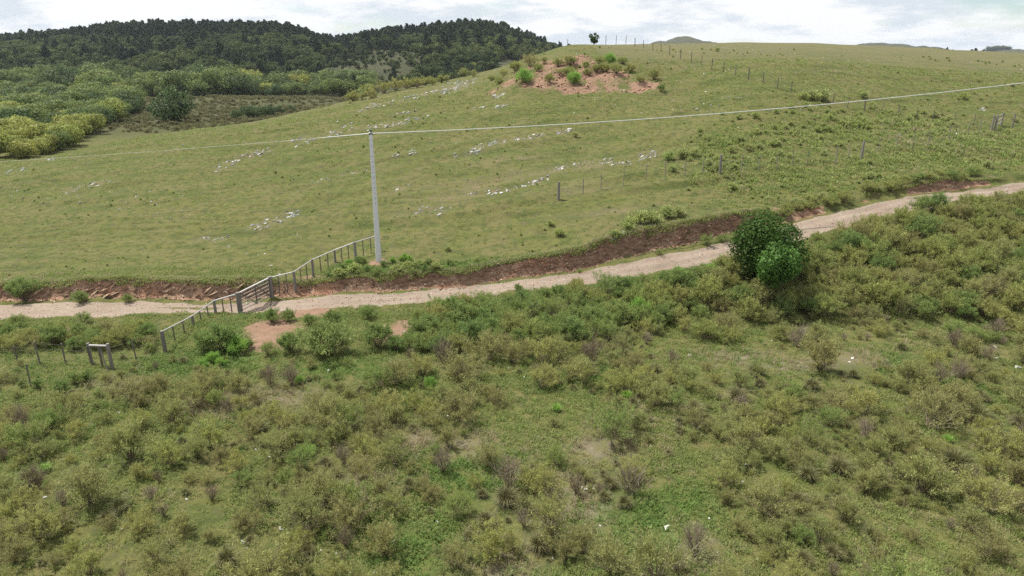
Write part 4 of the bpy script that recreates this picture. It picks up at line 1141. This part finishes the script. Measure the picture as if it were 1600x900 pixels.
MS = [(710,122,16,'thick'),(725,120,18,'olive'),(742,112,20,'thick'),(760,110,14,'olive'),(805,112,22,'thick'),(828,104,24,'rusty'),(817,130,24,'bright'),(780,130,14,'thick'),(768,126,12,'thick'),(840,112,18,'thick'),(858,128,18,'thick'),
      (872,104,18,'thick'),(890,103,22,'thick'),(897,132,22,'bright'),(888,120,22,'thick'),(918,118,16,'thick'),(938,101,18,'thick'),(953,100,18,'bright'),(973,100,16,'thick'),(945,113,22,'thick'),(963,115,22,'thick'),(985,114,20,'thick'),
      (1000,128,14,'thick'),(1022,124,22,'thick'),(1033,143,14,'dense'),(930,112,16,'thick'),(875,118,14,'olive'),(850,100,14,'olive'),(915,106,14,'thick'),(740,120,14,'olive'),(787,119,14,'yellow'),
      (552,158,22,'thick'),(566,156,16,'olive'),(580,154,20,'yellow'),(600,146,24,'yellow'),(618,142,24,'yellow'),(635,139,22,'yellow'),(652,137,20,'yellow'),(665,134,18,'yellow'),(690,129,16,'thick'),(698,128,14,'olive'),(676,133,16,'yellow')]
items = []
for (u, v, w, fam) in MS:
    xx, yy = hit(u, v); zz_ = H1(xx, yy)
    items.append(dict(x=xx, y=yy, z=zz_, h=w / 2 * yy / F / RAD[fam] * 1.1, wd=1.0, fam=fam, var=g.randrange(NV), rz=g.uniform(0, 6.28), u=u, v=v, desc=DESC[fam].replace('below the track', '')))
LANDMARK = [('the red earth mound', 900, 115), ('the left tip of the red mound', 730, 118), ('the right tip of the red mound', 1030, 135), ('the grey outcrop on the hill edge', 640, 145), ('the small tree on the crest', 930, 95), ('the top red bank', 870, 95)]
label_all(items); LANDMARK = LM_SAVE
for it in items:
    e = plant(it); e['group'] = 'shrubs on the red earth mound' if it['u'] > 700 else 'shrubs along the hill edge'

# ------------------------------------------------------------------ stones
def stone_mesh(seed, flat=.55, mat=None, long=1.0):
    g = np.random.default_rng(seed)
    bm = bmesh.new()
    P = unit(g.normal(size=(13, 3))) * (.75 + .35 * g.random((13, 1))) * np.array([long, .75, flat])
    for p in P: bm.verts.new(p)
    r = bmesh.ops.convex_hull(bm, input=bm.verts)
    for v in [v for v in bm.verts if not v.link_faces]: bm.verts.remove(v)
    me = bpy.data.meshes.new('stone'); bm.to_mesh(me); bm.free()
    me.materials.append(mat)
    return me
ST_P = [stone_mesh(800 + i, .5, M['stone'], 1.25) for i in range(6)]
ST_D = [stone_mesh(810 + i, .55, M['stone_d'], 1.3) for i in range(6)]
ST_R = [stone_mesh(820 + i, .6, M['redstone'], 1.2) for i in range(5)]
ST_S = [stone_mesh(830 + i, .28, M['slab'], 1.7) for i in range(6)]
ST_C = [stone_mesh(840 + i, .7, M['clod'], 1.2) for i in range(5)]
g = random.Random(99)
items = [dict(u=o[0], v=o[1], desc=('pale' if o[6] == 'p' else 'grey lichen-covered') + (' long rock outcrop' if o[2] > 45 else ' rock outcrop'), o=o) for o in OUT]
LANDMARK = [('the concrete pole top', 576, 210), ('the grey hill-edge crags', 718, 133), ('the red earth mound', 900, 130), ('the left edge', 0, 280), ('the fence strainer post', 1125, 265), ('the timber gate', 400, 440), ('the first leaning fence post', 872, 300), ('the valley trees', 150, 240), ('the dark bank', 1000, 380)]
label_all(items); LANDMARK = LM_SAVE
for it in items:
    (u, v, ln, dp, tl, nn, kd) = it['o']
    c = at(u, v)
    e = empty('rock_outcrop', c, 0, it['label'], 'rocks', 'rock outcrops on the hillside')
    mpp = c.y / F
    for k in range(int(nn * 2.6)):
        du = g.uniform(-.5, .5) * ln; dv = du * tl + g.uniform(-.5, .5) * dp
        x, y = hit(u + du, v + dv)
        if abs(y - c.y) > 14: continue
        z = H1(x, y)
        r = g.choice((1.2, 1.5, 1.9, 2.5, 3.4, 4.6)) * mpp * .72
        set_ = (ST_P if g.random() < .6 else ST_D) if kd == 'p' else (ST_D if g.random() < .7 else ST_P)
        link('stone', set_[g.randrange(6)], e, (x - c.x, y - c.y, z - c.z + r * .02), (g.uniform(-.25, .25), g.uniform(-.55, -.1), g.uniform(-.1, .9)), (r, r * g.uniform(.6, 1), r * g.uniform(.7, 1.2)))
# loose stones lying in the scrub that show one by one
items = [dict(u=u, v=v, w=w, desc='white stone lying in the scrub') for (u, v, w) in ((1042,826,12),(909,745,8),(920,760,8),(915,766,7),(891,832,6),(1333,560,6),(1327,566,4),(302,706,7),(378,848,9),(384,858,6),(318,575,8),(1414,573,8),(1416,583,7),(1285,570,7),(1263,602,6),(1272,605,5),(440,827,7),(478,840,12),(585,896,7),
         (1590,575,10),(1571,612,8),(1445,582,6),(668,645,5),(700,650,5),(513,580,5),(1555,560,6),(820,590,6),(1077,556,7))]
LANDMARK = [l for l in LANDMARK if 'boulder' not in l[0]]
label_all(items); LANDMARK = LM_SAVE
items[0]['label'] = 'largest white boulder on the bright green clover patch'
for it in items:
    c = at(it['u'], it['v']); r = it['w'] / 2 * (c.y * CP - (c.z - ZC) * SP) / F * 1.25
    o = link('stone', ST_P[g.randrange(6)], None, (c.x, c.y, c.z + r * .25), (g.uniform(-.3, .3), g.uniform(-.3, .3), g.uniform(0, 6)), (r, r, r * .8))
    tag(o, it['label'], 'stone', 'white stones in the scrub')
# countless pebbles and small stones
def pebbles():
    gg = np.random.default_rng(55)
    n = 5200
    y = 45 + 90 * gg.random(n) ** 1.2; x = (gg.random(n) * 2 - 1) * .8 * y
    k = fbm(x * .06, y * .09 + x * .03, 161, 3)
    ok = (gg.random(n) < np.clip((k - .05) * 2.2, .03, 1)) & (y > ev(RTOP, x) + 2.0) & ~((y > 80) & (x < -.42 * y) & (gg.random(n) < .8)) & ~((x > .35 * y) & (gg.random(n) < .7))
    x, y = x[ok], y[ok]; z = near_h(x, y); n1 = len(x)
    r = .05 + .11 * gg.random(n1) ** 3; r *= np.clip(y / 60, .9, 1.6)
    idx = np.where(gg.random(n1) < .45, gg.integers(0, 6, n1), 6 + gg.integers(0, 6, n1))
    P = [np.stack([x, y, z + .05 * r], 1)]; S = [r]; I = [idx]
    # red rubble on the mound
    n2 = 6000
    y = 88 + 40 * gg.random(n2); x = (-.08 + .36 * gg.random(n2)) * y
    mk = mound_mask(x, y); ok = gg.random(n2) < (mk > .4) * .75
    x, y = x[ok], y[ok]; z = near_h(x, y); r = .07 + .25 * gg.random(len(x)) ** 3
    P.append(np.stack([x, y, z + .2 * r], 1)); S.append(r); I.append(12 + gg.integers(0, 5, len(x)))
    # gravel on the track and below it
    n3 = 5000
    x = -42 + 100 * gg.random(n3); a = ev(RBOT, x); b_ = ev(RTOP, x); y = a + (b_ - a) * gg.random(n3)
    z = near_h(x, y); r = .018 + .05 * gg.random(n3) ** 4
    P.append(np.stack([x, y, z + .2 * r], 1)); S.append(r); I.append(np.where(gg.random(n3) < .5, gg.integers(0, 6, n3), 12 + gg.integers(0, 5, n3)))
    # crumbled earth on and under the bank
    n4 = 6500
    x = -42 + 92 * gg.random(n4); yb, bh = masks_xy(x, ev(FOOT, x)); q = gg.random(n4) ** .8
    y = yb - .35 + 1.05 * q
    z = near_h(x, y); ok = (bh > .45); r = (.03 + .12 * gg.random(n4) ** 3) * np.clip(bh, .4, 1.2)
    loam = x > -12
    ii = np.where(gg.random(n4) < np.where(loam, .85, .3), 17 + gg.integers(0, 5, n4), np.where(gg.random(n4) < .5, 22 + gg.integers(0, 6, n4), 12 + gg.integers(0, 5, n4)))
    P.append(np.stack([x, y, z], 1)[ok]); S.append(r[ok]); I.append(ii[ok])
    # white crumbs in the scrub
    n5 = 420
    y = 18 + 24 * gg.random(n5); x = (gg.random(n5) * 2 - 1) * .8 * y; ok = fbm(x * .3, y * .3, 171, 2) > .1
    x, y = x[ok], y[ok]; z = near_h(x, y); r = .03 + .06 * gg.random(len(x)) ** 2
    P.append(np.stack([x, y, z + .2 * r], 1)); S.append(r); I.append(gg.integers(0, 6, len(x)))
    P = np.concatenate(P); n_ = len(P)
    instancer('loose_stones', P, gg.random(n_) * 6.28, np.concatenate(S), np.concatenate(I), ST_P + ST_D + ST_R + ST_C + ST_S, 'small loose stones, gravel and clods strewn over slope, track and bank', 'stones', tilt=gg.normal(size=(n_, 2)) * .3)
pebbles()
# tilted slabs of rock standing out of the cut bank
for k in range(130):
    if k < 90: u = g.uniform(-5, 425); v = np.interp(u, [0, 430], [456, 452]) + g.uniform(-9, 10)
    else: u = g.uniform(840, 1170); v = np.interp(u, [800, 900, 1000, 1100, 1180], [428, 410, 385, 362, 342]) + g.uniform(-9, 12)
    x, y = ray_hit(u, v, near_h); z = H1(x, y); r = g.choice((.16, .22, .28, .36)) * (1 if k < 90 else .5)
    link('rock_slab', ST_S[g.randrange(6)], LAND['earth_bank'], (x, y, z), (R(g.uniform(-30, -5)), R(g.uniform(-45, -20)), g.uniform(-.5, .4)), (r, r * .8, r))

# ------------------------------------------------------------------ fences, gates
def bar_mesh(a, b_, w, d=None, taper=1.0, sides=4, mat=None, name='bar'):
    a = Vector(a); b_ = Vector(b_); d = d or w
    T = (b_ - a).normalized(); ref = Vector((0, 0, 1)) if abs(T.z) < .9 else Vector((1, 0, 0))
    A = T.cross(ref).normalized(); B = A.cross(T)
    V = []
    for p, k in ((a, 1), (b_, taper)):
        for j in range(sides):
            an = (j + .5) * 2 * math.pi / sides
            V.append(p + A * (math.cos(an) * w * k * .7071) + B * (math.sin(an) * d * k * .7071))
    bm = bmesh.new(); vs = [bm.verts.new(p) for p in V]
    for j in range(sides):
        q = (j + 1) % sides
        bm.faces.new((vs[j], vs[q], vs[sides + q], vs[sides + j]))
    bm.faces.new(vs[:sides][::-1]); bm.faces.new(vs[sides:])
    bmesh.ops.recalc_face_normals(bm, faces=bm.faces)
    me = bpy.data.meshes.new(name); bm.to_mesh(me); bm.free(); me.materials.append(mat)
    return me
def top_at(p, v):            # the point above p seen on pixel row v
    return Vector((p.x, p.y, ZC + p.y * math.tan(math.atan((450 - v) / F) - R(PITCH))))
def wires(e, o, runs, r=.003):
    V, Fc = tubes([np.array([list(q - o) for q in run]) for run in runs], [np.full(len(run), r) for run in runs], 4)
    link('wires', mesh_np('fence_wires', V, Fc, M['wire'], True), e)

def rail_fence(posts, label, rail_end=None, ndrop=2):
    """posts: (u, v_top, v_foot, half width); posts carry a top rail, thin battens hang between"""
    P = [at(u, vf) for (u, vt_, vf, w) in posts]
    Tp = [top_at(p, q[1]) for p, q in zip(P, posts)]
    o = P[0]; e = empty('fence', o, 0, label, 'fence', 'timber fences by the gate')
    for p, t, q in zip(P, Tp, posts):
        if q[3]: link('post', bar_mesh(p - o - Vector((0, 0, .4)), t - o, q[3] * 2, None, .92, 6, M['weathered'], 'post'), e)
    for k in range(len(P) - 1):
        a, b_ = Tp[k] - Vector((0, 0, .04)), Tp[k+1] - Vector((0, 0, .04))
        link('rail', bar_mesh(a - o, b_ - o, .065, .065, 1, 6, M['railwood'], 'rail'), e)
        for j in range(ndrop):
            f = (j + 1) / (ndrop + 1)
            t = a.lerp(b_, f); zb = H1(t.x, t.y)
            link('batten', bar_mesh(Vector((t.x, t.y, zb + .05)) - o, t - o, .055, .055, 1, 4, M['oldwood'], 'batten'), e)
    runs = []
    for h in (.2, .42, .64, .85):
        runs.append([P[k].lerp(Tp[k], h) for k in range(len(P))])
    wires(e, o, runs)
    return P, Tp
UP, UT = rail_fence([(425,433,464.5,.0),(462,424,454,.075),(490,405,433,.07),(524,390,410,.06),(556,378,405,.075),(592,367,392,.06)], 'timber fence with pale rail climbing from the gate to the pole')
LP, LT = rail_fence([(375.5,458,489,.0),(337,469,489,.075),(302,493,507,.07),(258.5,517,550,.09)], 'timber fence with pale rail dropping from the gate into the bushes')

# the gate in the track
gl, gr_ = at(375.5, 489), at(425, 464.5)
glt, grt = top_at(gl, 457), top_at(gr_, 432)
o = gl
e = empty('timber_gate', o, 0, 'closed timber bar gate with two diagonal braces across the track', 'gate')
link('post', bar_mesh(Vector((0, 0, -.4)), glt - o, .21, None, .95, 8, M['weathered'], 'post'), e)
link('post', bar_mesh(gr_ - o - Vector((0, 0, .4)), grt - o, .21, None, .95, 8, M['weathered'], 'post'), e)
ax = (gr_ - gl); axn = ax.normalized()
def gp(f, h):
    b0 = gl.lerp(gr_, .035 + .93 * f); t0 = glt.lerp(grt, .035 + .93 * f)
    return b0.lerp(t0, h) - o
off = Vector((axn.y, -axn.x, 0)) * .035
for k, h in enumerate((.10, .27, .44, .61, .78)):
    link('bar', bar_mesh(gp(0, h), gp(1, h), .075, .035, 1, 4, M['weathered'], 'bar'), e)
link('top_rail', bar_mesh(gp(0, .95), gp(1, .95), .10, .075, 1, 4, M['railwood'], 'top_rail'), e)
for f in (.02, .51, .98):
    link('upright', bar_mesh(gp(f, .04) + off, gp(f, .97) + off, .085, .05, 1, 4, M['oldwood'], 'upright'), e)
link('brace', bar_mesh(gp(.03, .92) + off * 2, gp(.49, .08) + off * 2, .075, .04, 1, 4, M['oldwood'], 'brace'), e)
link('brace', bar_mesh(gp(.53, .92) + off * 2, gp(.97, .10) + off * 2, .075, .04, 1, 4, M['oldwood'], 'brace'), e)

# the H-shaped strainer frame below the track and the wire fence it carries
hl, hr = at(144, 569), at(176, 577)
hlt, hrt = top_at(hl, 536), top_at(hr, 537)
o = hl
e = empty('strainer_frame', o, 0, 'H-shaped timber strainer frame with pale crossbar standing in grass', 'fence frame')
link('post', bar_mesh(Vector((0, 0, -.4)), hlt - o, .12, None, .95, 8, M['weathered'], 'post'), e)
link('post', bar_mesh(hr - o - Vector((0, 0, .4)), hrt - o, .13, None, .95, 8, M['weathered'], 'post'), e)
link('crossbar', bar_mesh(hlt - o - Vector((0, 0, .13)), hrt - o - Vector((0, 0, .13)), .085, .085, 1, 6, M['railwood'], 'crossbar'), e)
link('batten', bar_mesh(hl.lerp(hr, .52) - o, hlt.lerp(hrt, .50) - o - Vector((0, 0, .15)), .08, None, 1, 4, M['oldwood'], 'batten'), e)
link('brace', bar_mesh(hl.lerp(hr, .86) - o + Vector((.1, -.35, 0)), hlt.lerp(hrt, .58) - o - Vector((0, 0, .25)), .06, None, 1, 4, M['oldwood'], 'brace'), e)

def wire_fence(posts, label, group, mat, nw=4):
    posts = [(u, a, b_, w if w > .11 else w * .8) for (u, a, b_, w) in posts]
    """posts: (u, v_top, v_foot, thickness); each post a part"""
    P = [at(u, vf) for (u, vt_, vf, w) in posts]
    Tp = [top_at(p, q[1]) for p, q in zip(P, posts)]
    o = P[0]; e = empty('wire_fence', o, 0, label, 'fence', group)
    for p, t, q in zip(P, Tp, posts):
        lean = Vector((g.uniform(-.05, .05), g.uniform(-.05, .05), 0))
        link('post', bar_mesh(p - o - Vector((0, 0, .25)), t - o + lean, q[3], None, .9, 6, mat, 'post'), e)
    if nw: wires(e, o, [[p.lerp(t, .2 + .72 * h / max(nw - 1, 1)) for p, t in zip(P, Tp)] for h in range(nw)], .003)
    return P, Tp
wire_fence([(-30,543,566,.07),(28,541,564,.08),(63,534,569,.085),(103,536,569,.08),(143.5,541,568,.06)], 'thin wire fence with leaning stakes left of the H-shaped frame', 'wire fences', M['oldwood'])
wire_fence([(176.5,540,576,.06),(214.5,531,567,.075),(257.5,522,551,.06)], 'short wire fence between the H-shaped frame and the end post', 'wire fences', M['oldwood'])
wire_fence([(-60,600,640,.07),(48.5,569,605,.07),(143,541,570,.05)], 'wire fence with one lone stake running to the lower left', 'wire fences', M['oldwood'])
MIDF = [(872.5,284,312,.17),(911,279,303,.075),(939,272,296,.06),(974,264,290,.06),(1009,257,282,.06),(1039,251,278,.06),(1070,249,276,.06),(1098,246,272,.06),(1125,242,271,.17),(1158,243,269,.065),(1185.6,241,266,.06),(1213,239,263,.06),
        (1238,236,259,.06),(1261,234,258,.06),(1305,229,256,.09),(1325,227,250,.06),(1345.5,220,248,.19),(1372,216,239,.065),(1400,211,234,.06),(1426,207,230,.06),(1450,203,225,.075),(1482,196,218,.06),(1512,190,211,.06),(1529,187,209,.06),(1549,180,203,.15)]
wire_fence(MIDF, 'long wire fence crossing the middle of the hillside above the track', 'wire fences', M['weathered'])
RIDF = [(873,63,73,.10),(887,61,72,.09),(946.7,55,66,.11),(962.7,55,66,.10),(977.7,56,67,.10),(992,59,73,.11),(1005,63,75,.10),(1020,66,79,.10),(1032.7,68,81,.09),(1046,71,86,.11),(1063,76,92,.10),(1080,81,98,.10),(1096,86,102,.09),(1112,91,108,.11),(1130.5,97,113,.10),(1149,101,118,.10),
        (1169,106,124,.12),(1192,113,129,.10),(1214.5,120,137,.10),(1236,127,144,.10),(1270,138,153,.08),(1301,147,163,.10),(1324,151,168,.08),(1350.6,155,174,.12),(1378,160,176,.08),(1403,164,182,.10),(1431,169,186,.08),(1457,172,190,.08),(1490,176,195,.08),(1520,178,199,.08),(1548,181,202,.08)]
wire_fence(RIDF, 'wire fence with leaning posts running down from the crest of the hill', 'wire fences', M['oldwood'], 3)
wire_fence([(1581,178,200,.14),(1620,176,197,.08),(1660,174,196,.08)], 'short wire fence leaving the far gate at the right edge', 'wire fences', M['weathered'])
a, b_ = at(1550, 203), at(1564, 196)
at_, bt_ = top_at(a, 180), top_at(b_, 176)
e = empty('far_gate', a, 0, 'small grey timber gate frame far up the slope at right', 'gate')
link('post', bar_mesh(Vector((.3, 0, -.3)), at_ - a + Vector((.3, 0, 0)), .17, None, .95, 6, M['weathered'], 'post'), e)
link('post', bar_mesh(b_ - a - Vector((0, 0, .3)), bt_ - a, .15, None, .95, 6, M['weathered'], 'post'), e)
for h in (.3, .6, .93): link('bar', bar_mesh(Vector((.3, 0, 0)).lerp(at_ - a + Vector((.3, 0, 0)), h), (b_ - a).lerp(bt_ - a, h), .09, .05, 1, 4, M['weathered'], 'bar'), e)

# ------------------------------------------------------------------ power line
pb = at(592, 408)
ptop = top_at(pb, 207)
PH = ptop.z - pb.z
def pole(loc, hgt, rz, label, group=None):
    e = empty('power_pole', loc, rz, label, 'pole', group)
    n = 8; V, Fc = [], []
    lev = np.linspace(-.5, hgt, 7)
    for z in lev:
        k = .20 - .085 * max(z, 0) / hgt
        for j in range(n):                    # square shaft with chamfered corners
            an = (j // 2) * math.pi / 2 + (.30 if j % 2 else -.30) + math.pi / 4 * 0
            V.append((math.cos(an) * k * 1.05, math.sin(an) * k * .95, z))
    for i in range(len(lev) - 1):
        for j in range(n):
            a = i * n + j; b_ = i * n + (j + 1) % n
            Fc.append((a, b_, b_ + n, a + n))
    sh = mesh_np('shaft', V, Fc, M['concrete']); link('shaft', sh, e)
    capm = bar_mesh((0, 0, hgt), (0, 0, hgt + .03), .17, .17, .8, 8, M['concrete'], 'cap'); link('cap', capm, e)
    for i in range(13):                       # row of bolt holes on the faces seen
        z = hgt * (.985 - .040 * (i + 1)); k = (.20 - .085 * z / hgt)
        for fa in (0, 1):
            an = -math.pi / 2 + fa * -math.pi / 2
            d = Vector((math.cos(an), math.sin(an), 0)) * (k * .955 if fa == 0 else k * 1.0)
            d2 = Vector((math.cos(an), math.sin(an), 0)) * .004
            link('bolt_hole', bar_mesh(d + Vector((0, 0, z)) - d2 * 2, d + Vector((0, 0, z)) + d2, .026, .048, 1, 8, M['hole'], 'bolt_hole'), e)
    cl = bar_mesh((-.12, -.04, hgt - .10), (.12, -.04, hgt - .10), .09, .10, 1, 6, M['insul'], 'clamp'); link('clamp', cl, e)
    link('insulator', bar_mesh((0, 0, hgt + .02), (0, 0, hgt + .20), .13, .13, .6, 8, M['insul'], 'insulator'), e)
    link('bracket', bar_mesh((0, -.05, hgt - .15), (0, -.2, hgt + .05), .05, .05, 1, 6, M['insul'], 'bracket'), e)
    return e
pole(pb, PH, .35, 'tall tapering pale concrete power pole beside the track')
def far_top(u, v, y):
    m = (450 - v) / F; k = (u - 800) / (F * (CP + m * SP))
    return Vector((k * y, y, ZC + y * math.tan(math.atan(m) - R(PITCH))))
rt = far_top(1790, 104, 58); lt = far_top(-190, 262, 78)
pole((rt.x, rt.y, H1(rt.x, rt.y) - .05), rt.z - H1(rt.x, rt.y), .35, 'concrete power pole beyond the right edge that carries the cable on', 'power poles')
pole((lt.x, lt.y, H1(lt.x, lt.y) - .05), lt.z - H1(lt.x, lt.y), .35, 'concrete power pole beyond the left edge that carries the cable on', 'power poles')
def span(a, b_, sag, n=40):
    return [a.lerp(b_, i / n) - Vector((0, 0, sag * 4 * (i / n) * (1 - i / n))) for i in range(n + 1)]
top = ptop + Vector((0, -.08, -.06))
path = span(lt, top, .25) + span(top, rt, .75)[1:]
o = top
e = empty('power_cable', o, 0, 'pale overhead cable sagging from the pole across the hillside', 'cable')
V, Fc = tubes([np.array([list(q - o) for q in path])], [np.where(np.arange(len(path)) < 38, .008, .030)], 6)
link('cable', mesh_np('cable', V, Fc, M['cable'], True), e)

# ------------------------------------------------------------------ the air between
def haze():
    bm = bmesh.new(); bmesh.ops.create_cube(bm, size=1.0)
    me = bpy.data.meshes.new('haze'); bm.to_mesh(me); bm.free()
    m, t = newmat('haze'); b = NB(t)
    v = b.n('ShaderNodeVolumePrincipled'); v.inputs['Color'].default_value = (.80, .88, 1.0, 1); v.inputs['Density'].default_value = HAZE; v.inputs['Anisotropy'].default_value = .2
    o_ = b.n('ShaderNodeOutputMaterial'); t.links.new(v.outputs[0], o_.inputs['Volume'])
    me.materials.append(m)
    o = link('haze', me, None, (0, 4400, 40), None, (19000, 9400, 116)); tag(o, 'thin bluish haze softening the far hills', 'haze', kind='stuff')
HAZE = .00007
haze()

# rough, brownish growth on the valley meadow: too small to count
def meadow():
    gg = np.random.default_rng(91); n = 3600
    y = 150 + 145 * gg.random(n); t = -.62 + .45 * gg.random(n); x = t * y
    k = .15 + fbm(x * .03, y * .02, 191, 3)
    ok = (gg.random(n) < np.clip(.5 + 1.2 * k, .1, 1)) & (t > -.57)
    x, y = x[ok], y[ok]; z = near_h(x, y)
    instancer('meadow_growth', np.stack([x, y, z - .1], 1), gg.random(len(x)) * 6.28, .4 + .6 * gg.random(len(x)) ** 2, gg.integers(0, NV, len(x)),
              [merge_meshes('meadow_plant', *PLANT['meadow'][i]) for i in range(NV)], 'rough brownish low growth over the valley meadow', 'scrub')
M['meadow'] = foliage('foliage_meadow', (.110,.105,.050), (.125,.115,.060), (.105,.115,.045), gain=1.5)
family('meadow', lambda i: shrub_parts(290 + i, 1.0, 1.1, 18, 320, .30, .08, .10, M['meadow'], M['stem'], 1.05, .2, .1, .012, 1, 'meadow'))
meadow()

# low weeds and dung-fed tufts dotted over the pasture: too small to count
def weeds():
    gg = np.random.default_rng(93); n = 5200
    y = 47 + 78 * gg.random(n) ** 1.15; x = (gg.random(n) * 2 - 1) * .80 * y
    k = fbm(x * .10, y * .14, 197, 3)
    ok = (gg.random(n) < np.clip(.18 + 1.1 * k, .03, .9)) & (y > ev(RTOP, x) + 2.2)
    x, y = x[ok], y[ok]; z = near_h(x, y); m = len(x)
    instancer('pasture_weeds', np.stack([x, y, z - .01], 1), gg.random(m) * 6.28, (.07 + .16 * gg.random(m) ** 2.5) * np.clip(y / 65, .8, 1.6), gg.integers(0, NV, m), HSM, 'tiny dark weeds and tufts dotted over the grazed hillside', 'weeds')
weeds()
